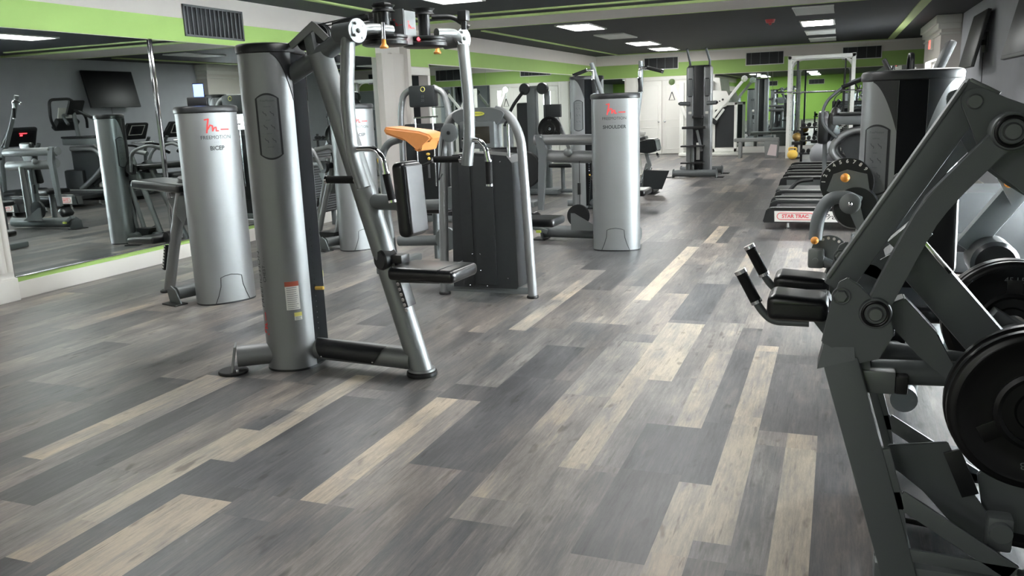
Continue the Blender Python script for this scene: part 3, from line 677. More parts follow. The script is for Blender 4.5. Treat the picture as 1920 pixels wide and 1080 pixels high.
    mb = MB(); stroke(mb, lambda x, y: V(.99 + x * .5, -.0735, hz + .065 + y * .55)); mb.build('logo_mark', RED, sp)
    for nm, fn in (('cable_guide', lambda m: m.box((.87, -.02, hz + .14), (.08, .07, .085), .012)), ('guide_roller', lambda m: m.cyl((.87, -.06, hz + .07), (.87, -.06, hz + .16), .028)),
                   ('cable_guide', lambda m: m.box((.93, -.05, hz + .05), (.10, .06, .06), .01)), ('cable_guide', lambda m: m.box((1.26, .16, hz + .10), (.055, .05, .055), .01)),
                   ('guide_stem', lambda m: m.cyl((1.26, .16, hz + .03), (1.26, .16, hz + .09), .016)),
                   ('cable_tube', lambda m: m.tube(fillet([(.80, -.05, hz + .11), (.72, -.10, hz + .10), (.62, -.12, hz + .08)], .04), .016, 10)),
                   ('cable_tube', lambda m: m.tube(fillet([(1.1, .10, hz + .10), (1.2, .15, hz + .1), (1.28, .18, hz + .04)], .04), .014, 10))):
        mb = MB(); fn(mb); mb.build(nm, BLACKP, T)
    mb = MB(); mb.sphere((1.055, .03, hz - .01), .012); mb.build('red_marker', LEDR, T)
    # arms
    for s_ in (-1, 1):
        y = .42 * s_
        if s_ < 0: px, cx_ = .965, .95; lean = [(.925, y, 1.87), (.885, y, 1.56), (.90, y, 1.28), (.95, y, 1.13)]
        else: px, cx_ = 1.10, 1.03; lean = [(1.11, y, 1.86), (1.13, y, 1.55), (1.125, y, 1.35), (1.10, y, 1.18)]
        mb = MB(); mb.tube(fillet([(cx_ + .06, .16 * s_, hz + .025), (cx_ + .10 * (1 if s_ > 0 else .3), .27 * s_, hz + .03), (px + .01, .36 * s_, hz + .02), (px - .01, y - .02 * s_, hz)], .12, 8), .024, 16); am = mb.build('swing_arm', SILVERM, T)
        mb = MB(); mb.cyl((px - .11, y - .01, 1.885), (px + .01, y, 1.893), .046, bev=.006); mb.build('arm_clamp', SILVERD, T)
        mb = MB(); mb.lathe([(0, 0), (.058, 0), (.058, .010), (0, .010)], (px + .01, y, 1.893), (1, -.25, 0), 20)
        for a in range(4): mb.sphere((px + .022, y + .04 * cos(a * pi / 2 + .6), 1.893 + .04 * sin(a * pi / 2 + .6)), .008, seg=8)
        mb.sphere((px + .022, y, 1.893), .012, seg=10); mb.build('clamp_flange', PLATEG, T)
        mb = MB(); mb.tube([(cx_ + .1 * (1 if s_ < 0 else -.2), .30 * s_, hz - .03), (cx_ + .1 * (1 if s_ < 0 else -.2), .30 * s_, hz + .05)], .011, 12); mb.build('plunger_stem', CHROME, T)
        mb = MB(); mb.lathe([(0, 0), (.020, .0), (.022, .008), (.012, .022), (.010, .045), (0, .045)], (cx_ + .1 * (1 if s_ < 0 else -.2), .30 * s_, hz - .075)); mb.build('plunger_knob', AMBER, T)
        pts = fillet(lean, .25, 8); mb = MB(); mb.tube(pts, .043, 24, flat=.72); mb.build('arm_tube', SILVERM, T)
        e = Vector(lean[-1])
        # side handle
        hx = e.x - .0; mb = MB(); pt = fillet([(hx - .02, y, 1.325), (hx + .085, y, 1.325), (hx + .125, y, 1.28), (hx + .14, y, 1.20)], .07, 8); mb.tube(pt, .0155, 14); mb.build('handle_bar', CHROME, T)
        grip(T, [(hx + .14, y, 1.20), (hx + .165, y, 1.07)] if s_ < 0 else [(hx + .14, y, 1.20), (hx + .14, y, 1.07)], .019)
        # lower peg grip pointing back
        zz = 1.172 if s_ < 0 else 1.215
        grip(T, [(e.x - .04, y - .01, zz), (e.x - .21, y - .01, zz)], .0195)
        mb = MB(); mb.sphere((e.x - .035, y - .01, zz), .020, seg=12); mb.build('peg_bolt', CHROME, T)
    return T
chest_machine()

# ================================================================== B / E: upright curl machines with seat leg
def seat_leg_machine(loc, rz, label, word, group=None, arms=True):
    T = thing('arm_machine', label, 'weight machine', (loc[0], loc[1], 0), rz, group)
    tower(T, TR(0, 0, 0, -14), 1.60, word=word)
    mb = MB(); mb.tube([(.10, 0, .10), (.30, .0, .10)], .06, 20); mb.build('floor_beam', SILVERD, T)
    mb = MB(); mb.tube([(.26, -.30, .09), (.26, .30, .09)], .055, 20); mb.build('cross_base', SILVERD, T)
    for y in (-.30, .30):
        mb = MB(); s_ = 1 if y > 0 else -1; mb.prism([(.18, y, .0), (.34, y, .0), (.32, y + .03 * s_, .13), (.26, y + .03 * s_, .16), (.20, y + .03 * s_, .13)], (0, .012 * s_, 0)); mb.build('end_plate', SILVERD, T)
        mb = MB(); mb.box((.26, y + .02 * s_, .006), (.19, .12, .012), .004); mb.build('rubber_foot', RUBBER, T)
    # seat leg
    mb = MB(); mb.tube([(.80, 0.03, .015), (.66, .02, .40), (.42, 0, 1.02)], .05, 24, flat=.85); mb.build('inclined_leg', SILVER, T)
    mb = MB(); mb.lathe([(0, 0), (.075, 0), (.075, .014), (.055, .022), (0, .022)], (.805, .03, 0)); mb.build('rubber_foot', RUBBER, T)
    mb = MB(); mb.beam((.70 + .055, .02, .42), (.765 + .055, .03, .20), .05, .04); mb.build('seat_track', BLACKP, T)
    bolt_row(T, [(.752 + .0095 * k, .052, .42 - .028 * k) for k in range(8)], .010, LABELW, (.1, 1, 0))
    mb = MB(); mb.lathe([(0, -.05), (.05, -.05), (.058, -.03), (.058, .03), (.05, .05), (0, .05)], (.68, .02, .50), (0, 1, 0), 24); mb.build('seat_hub', BLACKP, T)
    pad(T, 'seat', (.93, .02, .47), (.42, .32, .06), .028, (0, radians(4), 0))
    # upper support arm and pad
    mb = MB(); mb.prism([(.12, -.05, .92), (.62, -.05, .84), (.55, -.05, .74), (.42, -.05, .62), (.36, -.05, .70), (.30, -.05, .78), (.12, -.05, .78)], (0, .1, 0)); mb.build('pad_bracket', SILVERD, T)
    pad(T, 'arm_pad', (.62, 0, .955), (.72, .34, .075), .034, (0, radians(-2), 0))
    mb = MB(); mb.tube([(.10, 0, .86), (.5, 0, .80)], .05, 16); mb.build('pad_beam', SILVERD, T)
    if arms:
        for s_ in (-1, 1):
            mb = MB(); mb.tube(fillet([(.30, .22 * s_, .90), (.36, .30 * s_, 1.15), (.62, .33 * s_, 1.22), (.74, .30 * s_, 1.16)], .1), .02, 12); mb.build('lever_arm', SILVER, T)
            grip(T, [(.74, .30 * s_, 1.16), (.76, .15 * s_, 1.12)], .019)
            mb = MB(); mb.lathe([(0, -.02), (.07, -.02), (.07, .02), (0, .02)], (.30, .20 * s_, .93), (0, 1, 0)); mb.build('lever_pivot', BLACKP, T)
    return T
seat_leg_machine((-4.77, 5.56), 165, 'silver arm curl machine with black seat, leftmost tower against the mirror wall', 'BICEP', arms=False)
MACHINE_E = seat_leg_machine((-5.0, 8.13), 160, 'silver arm machine half hidden behind the tall chest machine', 'TRICEP')

# ================================================================== D: shoulder machine
def frame_behind(T):
    Mw = W(T); y = 8.15
    for p0, p1, r, m in (((-5.26, 1.08), (-5.58, .13), .033, SILVERM), ((-5.18, .73), (-5.33, .14), .028, SILVER), ((-5.11, .67), (-5.21, .14), .026, SILVER)):
        mb = MB(Mw); mb.tube([(p0[0], y, p0[1]), (p1[0], y, p1[1])], r, 14); mb.build('slanted_tube', m, T)
    mb = MB(Mw); mb.tube([(-5.62, y, .08), (-5.10, y, .08)], .055, 18); mb.build('front_base_tube', SILVERD, T)
    mb = MB(Mw); mb.prism([(-5.50, y - .10, .19), (-5.28, y - .10, .19), (-5.33, y - .10, .07), (-5.45, y - .10, .07)], (0, .12, 0)); mb.build('step', BLACKP, T)
    mb = MB(Mw); mb.tube(fillet([(-5.52, y, 1.11), (-5.30, y, 1.15), (-5.24, y, 1.05)], .06), .028, 12); mb.build('top_tube', SILVERM, T)
    mb = MB(Mw); mb.tube([(-5.27, y - .03, 1.08), (-5.18, y - .05, .84)], .026, 12); mb.build('handle_grip', GRIP, T)
frame_behind(MACHINE_E)
T = thing('ribbed_guard', 'dark ribbed metal guard standing against the mirror behind the tall chest machine', 'machine guard', (-6.5, 9.62, 0))
mb = MB(); mb.box((0, 0, .62), (.10, .66, .84), .02); mb.build('guard_panel', SHROUD, T)
mb = MB()
for k in range(25): mb.box((.055, 0, .23 + .032 * k), (.012, .62, .013), .003)
mb.build('guard_ribs', FIN, T)
for y in (-.3, .3): mb = MB(); mb.box((0, y, .10), (.05, .05, .20), .005); mb.build('guard_leg', SILVERD, T)
def shoulder_machine():
    T = thing('shoulder_machine', 'silver shoulder press machine with blank round tower front, centre of the room', 'weight machine', (-2.13, 8.52, 0), 0)
    Mt = TR(0, 0, 0, 99)
    tower(T, Mt, 1.60, a=.15, b=.245, word='SHOULDER')
    y = .40
    mb = MB(); mb.tube([(.02, y, 1.125), (-1.02, y, 1.135)], .058, 24); mb.build('upper_cross_tube', SILVER, T)
    mb = MB(); mb.tube([(.02, y + .02, .93), (-.80, y + .02, .95), (-.93, y + .02, .97)], .068, 24); mb.build('lower_cross_tube', SILVER, T)
    mb = MB(); mb.prism([(-1.00, y - .07, 1.19), (-.93, y - .07, 1.20), (-.86, y - .07, 1.02), (-.88, y - .07, .90), (-.93, y - .07, .36), (-.99, y - .07, .36), (-.96, y - .07, .98)], (0, .05, 0)); mb.build('link_plate', SILVERD, T)
    mb = MB(); mb.sphere((-.62, y - .07, 1.0), .05, (1, .5, .9)); mb.build('pivot_cap', PLATEG, T); mb = MB(); mb.sphere((-.93, y - .08, 1.165), .016); mb.build('pivot_cap', PLATEG, T)
    mb = MB(); mb.tube([(-.28, y, .12), (-.28, y, .92)], .055, 24); mb.build('upright_post', SILVERM, T)
    mb = MB(); mb.tube([(-.1, y + .28, .12), (-.1, y + .28, .92)], .05, 20); mb.build('upright_post', SILVERD, T)
    mb = MB(); mb.tube([(-.98, y + .14, .095), (.15, y + .05, .095)], .07, 24); mb.build('base_tube', SILVERD, T)
    mb = MB(); mb.prism([(-.98, y + .03, 0), (-.98, y + .26, 0), (-1.0, y + .23, .12), (-.99, y + .15, .18), (-1.0, y + .06, .12)], (-.015, 0, 0)); mb.build('end_plate', SILVERD, T)
    mb = MB(); mb.box((-1.03, y + .14, .007), (.16, .22, .014), .005); mb.build('rubber_foot', RUBBER, T)
    mb = MB(); mb.lathe([(0, -.02), (.125, -.02), (.118, -.005), (.118, .005), (.125, .02), (0, .02)], (-.52, y - .05, .30), (0, 1, 0), 36); mb.build('cable_wheel', BLACKP, T)
    mb = MB(); mb.prism([(-.60, y - .08, .14), (-.22, y - .08, .14), (-.56, y - .08, .33), (-.60, y - .08, .33)], (0, .012, 0)); mb.build('wheel_bracket', PLATEG, T)
    mb = MB(); mb.tube([(-.50, y - .05, .42), (-.50, y - .04, .90)], .004, 6); mb.tube([(-.40, y - .05, .38), (-.36, y - .04, .90)], .004, 6); mb.build('cables', RUBBER, T)
    mb = MB(); mb.box((-.505, y - .05, .60), (.03, .03, .13), .004); mb.build('cable_ferrule', BLACKP, T)
    # press arms rising over the tower
    for s_, b0, t0, hdir in ((-1, (-.06, .36, 1.20), (-.36, .42, 1.93), (-.20, -.04)), (1, (.14, .30, 1.20), (.20, .30, 1.92), (.24, -.03))):
        b0 = Vector(b0); t0 = Vector(t0); mid = b0 + (t0 - b0) * .62 + V(.02 * s_, 0, 0)
        mb = MB(); mb.tube(fillet([b0, mid, t0], .2, 8), .034, 16, flat=.7); mb.build('press_arm', SILVERD, T)
        hs = b0 + (t0 - b0) * .90; k = V(hdir[0], hdir[1], 0)
        mb = MB(); mb.tube(fillet([hs + V(0, -.04, -.12), hs + V(0, -.05, 0), hs + k * .35 + V(0, -.05, .0)], .06), .0145, 12); mb.build('handle_bar', CHROME, T)
        grip(T, [hs + k * .35 + V(0, -.05, 0), hs + k * 1.0 + V(0, -.05, -.045 * 1)], .019)
        grip(T, [hs + V(0, -.045, -.10), hs + V(.015, -.05, -.24)], .02)
    # seat behind, its side showing on the left
    pad(T, 'seat', (-.05, 1.0, .50), (.36, .42, .07), .033); pad(T, 'back_pad', (-.08, .72, .95), (.24, .08, .62), .038, (radians(8), 0, 0))
    mb = MB(); mb.tube([(-.05, 1.0, .02), (-.05, 1.0, .47)], .04, 16); mb.tube([(-.05, 1.0, .06), (-.05, .5, .08)], .045, 16); mb.build('seat_post', SILVERD, T)
    pad(T, 'roller_pad', (-1.05, .36, .27), (.13, .20, .10), .045, (0, radians(-50), 0)); mb = MB(); mb.beam((-1.16, .36, .20), (-.92, .44, .10), .05, .05); mb.build('roller_arm', SILVERD, T)
    mb = MB(); mb.box((-.995, .355, .115), (.06, .03, .03), .01); mb.build('release_tab', mat('lime_plastic', (190, 205, 84), .5), T)
shoulder_machine()

# ================================================================== C: weight machine seen from behind (round-shouldered frame, black box)
def selector_back(loc, rz, label, front=False):
    T = thing('weight_stack_machine', label, 'weight machine', (loc[0], loc[1], 0), rz)
    # local x to the right as seen, y away from viewer
    for s_ in (-1, 1):
        pts = fillet([(s_ * .39, 0, .02), (s_ * .36, 0.0, .75), (s_ * .335, .0, 1.27), (s_ * .25, .0, 1.44), (s_ * .13, 0, 1.485)], .2, 10)
        mb = MB(); mb.tube(pts, .037, 22); mb.build('side_tube', SILVER, T)
        mb = MB(); mb.lathe([(0, 0), (.047, 0), (.05, .008), (.047, .018), (.036, .02), (0, .02)], (s_ * .39, 0, 0)); mb.build('rubber_foot', RUBBER, T)
    mb = MB(); n = 20; top = [(.22 * cos(pi * i / n) * -1, 1.455 + .055 * sin(pi * i / n)) for i in range(n + 1)]
    mb.prism([(x, -.055, z) for x, z in top] + [(.19, -.055, 1.40), (.16, -.055, 1.38), (-.16, -.055, 1.38), (-.19, -.055, 1.40)], (0, .13, 0)); mb.build('top_bridge', SILVERD, T)
    mb = MB(); mb.box((.0, 0, 1.30), (.30, .17, .21), .02); bx_ = mb.build('head_unit', SILVERD, T)
    mb = MB(); mb.box((.0, -.088, 1.30), (.22, .006, .13), .006); mb.build('display_window', mat('smoked_window', (44, 40, 32), .25), bx_)
    mb = MB(); put_text(mb, '- - - - -', .02, lambda x, y: V(x, -.0925, 1.305 + y)); mb.build('display_marks', mat('amber_print', (120, 104, 66), .5), bx_)
    # yellow badge
    mb = MB(); lo = []
    for i in range(24):
        t = 2 * pi * i / 24; lo.append((.062 * cos(t) * (1 + .0), -.058, 1.462 + .017 * sin(t)))
    mb.prism(lo, (0, -.006, 0)); bd = mb.build('maker_badge', mat('badge_yellow', (226, 226, 96), .4), T)
    mb = MB(); put_text(mb, 'TECHNOGYM', .0155, lambda x, y: V(x, -.0655, 1.462 + y)); mb.build('badge_lettering', INK, bd)
    # tapered black shroud with two ribs and screws
    mb = MB(); pr = [(-.285, -.04, .075), (.27, -.04, .075), (.285, -.04, .10), (.265, -.04, 1.08), (.22, -.04, 1.135), (-.06, -.04, 1.16), (-.24, -.04, 1.15), (-.255, -.04, 1.05)]
    mb.prism(pr, (0, .30, 0)); sd = mb.build('rear_shroud', SHROUD, T)
    mb = MB(); mb.box((.02, -.044, .62), (.17, .014, 1.03), .005); mb.box((-.14, -.043, .62), (.10, .008, 1.05), .003); mb.build('shroud_rib', SHROUD, sd)
    mb = MB()
    for x, z in ((-.10, .355), (-.03, .355), (-.10, .22), (-.03, .22), (-.13, .095), (.02, .095), (.20, .16), (.17, 1.09), (-.22, 1.1)): mb.sphere((x, -.053 if abs(x) < .16 else -.043, z), .0055, seg=8)
    mb.build('screws', CHROME, sd)
    mb = MB(); mb.box((0, 0, .055), (.74, .05, .05), .01); mb.box((0, .5, .05), (.08, 1.0, .06), .01); mb.build('base_rail', SILVERD, T)
    # left pulley guard
    mb = MB(); mb.lathe([(0, 0), (.062, 0), (.072, .008), (.072, .034), (.06, .04), (0, .04)], (-.215, -.10, 1.325), (0, -1, 0), 32); g = mb.build('pulley_guard', SILVERD, T)
    mb = MB(); mb.lathe([(0, 0), (.012, 0), (.012, .008), (0, .008)], (-.215, -.14, 1.325), (0, -1, 0), 14); mb.torus((-.215, -.141, 1.325), .013, .003, (0, 1, 0), 16, 6); mb.build('guard_bolt', BLACKP, g)
    mb = MB(); mb.tube([(-.285, -.08, 1.32), (-.36, -.06, .95), (-.33, -.05, 1.0)], .004, 6); mb.build('cable', RUBBER, T)
    mb = MB(); mb.tube([(.22, .02, 1.38), (.22, .02, .95)], .012, 10); mb.build('guide_rod', CHROME, T)
    # seat side beyond
    pad(T, 'seat', (.20, .72, .52), (.40, .34, .07), .033); pad(T, 'back_pad', (-.05, .62, .92), (.32, .08, .50), .036, (radians(-12), 0, 0), m=ORANGE if front else VINYL)
    mb = MB(); mb.tube([(.1, .7, .06), (.1, .7, .48)], .04, 14); mb.tube([(-.05, .6, .4), (-.05, .6, .7)], .035, 12); mb.build('seat_post', SILVERD, T)
    mb = MB(); mb.prism([(.24, .30, .06), (.24, .46, .06), (.24, .30, .22)], (.02, 0, 0)); mb.build('corner_gusset', TRIMW, T)
    return T
selector_back((-2.625, 6.16), 0, 'black backed weight machine with silver hoop frame and yellow badge')

# ================================================================== F: machine with orange arm pad and dark twin column
def orange_machine():
    T = thing('arm_curl_bench', 'padded curl machine with orange elbow pad, between chest machine and black backed machine', 'weight machine', (-3.62, 7.05, 0), 0)
    mb = MB(); mb.box((0, -.05, .045), (.9, .09, .07), .015); mb.box((-.35, .1, .045), (.08, .8, .07), .015); mb.box((.38, .1, .045), (.08, .8, .07), .015); mb.build('base_frame', SILVERD, T)
    # T-shaped elbow pad
    mb = MB(); n = []
    pr = [(-.24, .055), (.10, .05), (.20, .03), (.23, 0.0), (.20, -.035), (.14, -.035), (.11, -.12), (.075, -.135), (.04, -.12), (.0, -.04), (-.06, -.05), (-.24, -.01), (-.26, .02)]
    mb.prism([(x, -.22, 1.285 + z - x * .12) for x, z in pr], (0, .34, 0))
    bmesh.ops.bevel(mb.bm, geom=[e for e in mb.bm.edges if abs(e.verts[0].co.y - e.verts[1].co.y) < .01], offset=.018, segments=3, affect='EDGES')
    mb.build('elbow_pad', ORANGE, T, ang=50)
    mb = MB(); mb.tube(fillet([(-.20, 0, 1.25), (-.34, 0, 1.22), (-.42, 0, 1.10), (-.40, 0, .60), (-.35, 0, .08)], .12), .035, 18); mb.build('support_tube', SILVERD, T)
    pad(T, 'seat', (-.05, .35, .56), (.36, .36, .07), .033)
    mb = MB(); mb.tube([(-.05, .35, .06), (-.05, .35, .53)], .04, 14); mb.build('seat_post', SILVERD, T)
    mb = MB(); mb.lathe([(0, -.05), (.10, -.05), (.10, .05), (0, .05)], (.27, .05, .70), (0, 1, 0), 30); mb.lathe([(0, -.02), (.11, -.02), (.11, .02), (0, .02)], (.24, -.04, .32), (0, 1, 0), 30); mb.build('pulley_guard', SILVERD, T)
    mb = MB(); mb.tube([(-.30, .02, .62), (.24, .02, .64)], .05, 16); mb.tube([(-.30, .02, .28), (.24, .02, .30)], .05, 16); mb.build('cross_tube', SILVERD, T)
    mb = MB(); mb.tube([(.02, -.06, 1.0), (.14, -.06, 1.04)], .012, 10); mb.build('lever', BLACKP, T)
orange_machine()
def column_machine():
    T = thing('weight_stack_machine', 'dark weight stack machine with two chrome guide rods and silver hoop, behind the orange pad', 'weight machine', (-5.20, 10.3, 0), 0)
    for s_ in (-1, 1):
        mb = MB(); mb.tube(fillet([(s_ * .38, 0, .02), (s_ * .36, 0, 1.50), (s_ * .30, 0, 1.73), (s_ * .15, 0, 1.80)], .18, 8), .042, 20); mb.build('side_tube', SILVER, T)
    mb = MB(); mb.box((0, 0, 1.69), (.38, .14, .28), .03); h = mb.build('head_unit', SHROUD, T)
    mb = MB(); mb.torus((.03, -.072, 1.78), .03, .004, (0, 1, 0), 20, 6); mb.build('maker_badge', LABELY, h)
    mb = MB(); put_text(mb, '10\n20', .05, lambda x, y: V(x + .02, -.0725, 1.66 + y)); mb.build('number_print', FIN, h)
    mb = MB(); mb.box((0, .10, .70), (.64, .20, 1.26), .02); mb.build('stack_shroud', SHROUD, T)
    mb = MB(); mb.box((.02, -.02, .78), (.40, .10, .95), .012); mb.build('weight_stack', BLACKP, T)
    for x in (-.10, .16):
        mb = MB(); mb.tube([(x, -.08, .5), (x, -.08, 1.42)], .010, 10); mb.build('guide_rod', CHROME, T)
    mb = MB(); mb.tube([(-.12, -.08, 1.41), (.24, -.08, 1.42)], .012, 10); mb.build('rod_bridge', CHROME, T)
    mb = MB(); mb.sphere((.07, -.10, .93), .022, (1.3, .6, .8)); mb.sphere((.08, -.10, .87), .022); mb.build('selector_knob', YELLOW, T)
    mb = MB(); mb.box((.06, -.075, .72), (.03, .01, .22), .002); mb.build('weight_scale', FIN, T)
    mb = MB(); mb.box((0, 0, .05), (.80, .10, .08), .02); mb.build('base_rail', SILVERD, T)
column_machine()

# ================================================================== L: leg machine in front of the treadmills, P: tower behind it
def leg_machine():
    T = thing('leg_machine', 'silver leg machine with two placards, orange knob cams and black roller, right of the photo', 'weight machine', (.36, 5.12, 0), 0)
    tower(T, TR(0, 0, 0, -90), 1.615, a=.17, b=.245, ch=.07)
    mb = MB(); mb.tube([(-.02, -.10, .09), (-.02, -1.0, .09)], .06, 20); mb.tube([(-.35, .0, .08), (.75, .0, .08)], .05, 20); mb.build('floor_beam', SILVERD, T)
    # cam disc with printed numbers, left of the tower
    Mw = W(T); cy = 4.92; cxx, cz = .055, 1.03
    mb = MB(Mw); mb.lathe([(0, -.012), (.135, -.012), (.138, -.006), (.138, .006), (.135, .012), (0, .012)], (cxx, cy, cz), (0, 1, 0), 40); cam_ = mb.build('range_cam', BLACKP, T, label='black numbered cam disc')
    for k in range(9):
        a = radians(40 + k * 17); r = .119; mb = MB(Mw)
        c0 = V(cxx + r * cos(a), cy - .0135, cz + r * sin(a)); put_text(mb, str(9 - k), .027, lambda x, y, c0=c0, a=a: c0 + V(x * cos(a - pi / 2) - y * sin(a - pi / 2), 0, x * sin(a - pi / 2) + y * cos(a - pi / 2)), offset=.001)
        mb.build('cam_number', LABELW, cam_)
    mb = MB(Mw); mb.prism([(cxx - .10, cy - .02, cz - .04), (cxx - .07, cy - .02, cz + .05), (cxx, cy - .02, cz + .075), (cxx + .1, cy - .02, cz + .05), (cxx + .12, cy - .02, cz - .06), (cxx + .02, cy - .02, cz - .09)], (0, -.015, 0)); mb.build('cam_plate', PLATEG, T)
    mb = MB(Mw); mb.cyl((cxx - .01, cy - .03, cz + .035), (cxx - .01, cy - .06, cz + .035), .01); mb.sphere((cxx - .01, cy - .07, cz + .035), .024); mb.build('cam_knob', AMBER, T)
    mb = MB(Mw); mb.lathe([(0, 0), (.12, 0), (.11, .03), (0, .03)], (cxx + .05, cy - .01, cz - .13), (0, -1, 0), 32); mb.build('cam_hub', BLACKP, T)
    # hooked lever arm
    pts = fillet([(.12, 4.86, .93), (.05, 4.85, .965), (-.03, 4.84, .955), (-.085, 4.83, .86), (-.092, 4.82, .73)], .12, 8)
    mb = MB(Mw); mb.tube(pts, .036, 18); mb.build('lever_arm', SILVERD, T)
    mb = MB(Mw); mb.lathe([(0, 0), (.055, 0), (.055, .02), (.045, .026), (0, .026)], (.075, 4.83, .93), (0, -1, 0), 24); mb.prism([(.04, 4.825, .96), (.11, 4.825, .97), (.16, 4.825, .80), (.12, 4.825, .78)], (0, -.012, 0)); mb.build('pivot_plate', PLATEG, T)
    mb = MB(Mw); mb.sphere((.075, 4.80, .93), .014); mb.build('pivot_bolt', CHROME, T)
    mb = MB(Mw); mb.lathe([(0, -.01), (.092, -.01), (.092, .01), (0, .01)], (-.02, 4.83, .665), (0, 1, 0), 32); d2 = mb.build('range_disc', SILVERD, T)
    mb = MB(Mw)
    for k in range(9):
        a = radians(-60 + 22 * k); mb.lathe([(0, 0), (.008, 0), (.008, .002), (0, .002)], (-.02 + .076 * cos(a), 4.819, .665 + .076 * sin(a)), (0, -1, 0), 10)
    mb.build('disc_holes', LABELW, d2)
    mb = MB(Mw); mb.cyl((-.095, 4.82, .735), (-.095, 4.77, .735), .012); mb.sphere((-.095, 4.765, .735), .021); mb.build('disc_knob', AMBER, T)
    mb = MB(Mw); mb.box((-.085, 4.82, .63), (.085, .07, .11), .018); mb.cyl((-.088, 4.80, .62), (-.088, 4.77, .62), .016); mb.build('clamp_block', PLATEG, T)
    mb = MB(Mw); mb.tube([(-.06, 4.82, .62), (.02, 4.80, .585)], .026, 14); mb.build('roller_arm', SILVERD, T)
    mb = MB(Mw); mb.lathe([(0, 0), (.05, 0), (.065, .012), (.065, .30), (.05, .312), (0, .312)], (.03, 4.86, .545), (-.14, -1, -.20), 30); mb.build('roller_pad', VINYL, T)
    # user side: seat, back pad, upright with third knob
    pad(T, 'seat', (.06, -.86, .52), (.34, .44, .08), .036, M=Matrix()); pad(T, 'back_pad', (.06, -.50, .86), (.30, .08, .5), .036, (radians(-12), 0, 0))
    mb = MB(); mb.tube([(.0, -.86, .08), (.04, -.86, .48)], .045, 16); mb.build('seat_post', SILVERD, T)
    mb = MB(Mw); mb.beam((1.03, 5.3, 1.10), (.70, 5.3, .62), .10, .13, (0, 1, 0), .02); mb.build('thigh_frame', SILVERD, T)
    mb = MB(Mw); mb.prism([(.78, 5.25, 1.10), (.95, 5.25, 1.16), (1.05, 5.25, 1.02), (.90, 5.25, .88)], (0, -.02, 0)); mb.build('range_plate', PLATEG, T)
    mb = MB(Mw); mb.sphere((.875, 5.2, 1.0), .025); mb.cyl((.875, 5.21, 1.0), (.875, 5.25, 1.0), .01); mb.build('range_knob', AMBER, T)
    mb = MB(Mw); mb.lathe([(0, 0), (.10, 0), (.12, .02), (.12, .28), (.10, .3), (0, .3)], (.82, 5.35, .58), (0, -1, 0), 28); mb.build('thigh_roller', VINYL, T)
    return T
leg_machine()
def back_tower():
    T = thing('leg_machine', 'bright silver tower behind the front right leg machine, mostly hidden by the squat machine', 'weight machine', (.56, 6.75, 0), 0)
    tower(T, TR(0, 0, 0, -90), 1.60, a=.15, b=.24, ch=.07)
    mb = MB(); mb.tube([(0, -.1, .08), (0, -.75, .08)], .055, 18); mb.tube([(-.3, 0, .08), (.5, 0, .08)], .05, 18); mb.build('floor_beam', SILVER, T)
    pad(T, 'seat', (.1, -.62, .52), (.36, .36, .08), .036)
    mb = MB(); mb.tube([(.1, -.62, .08), (.1, -.62, .48)], .04, 14); mb.build('seat_post', SILVER, T)
back_tower()

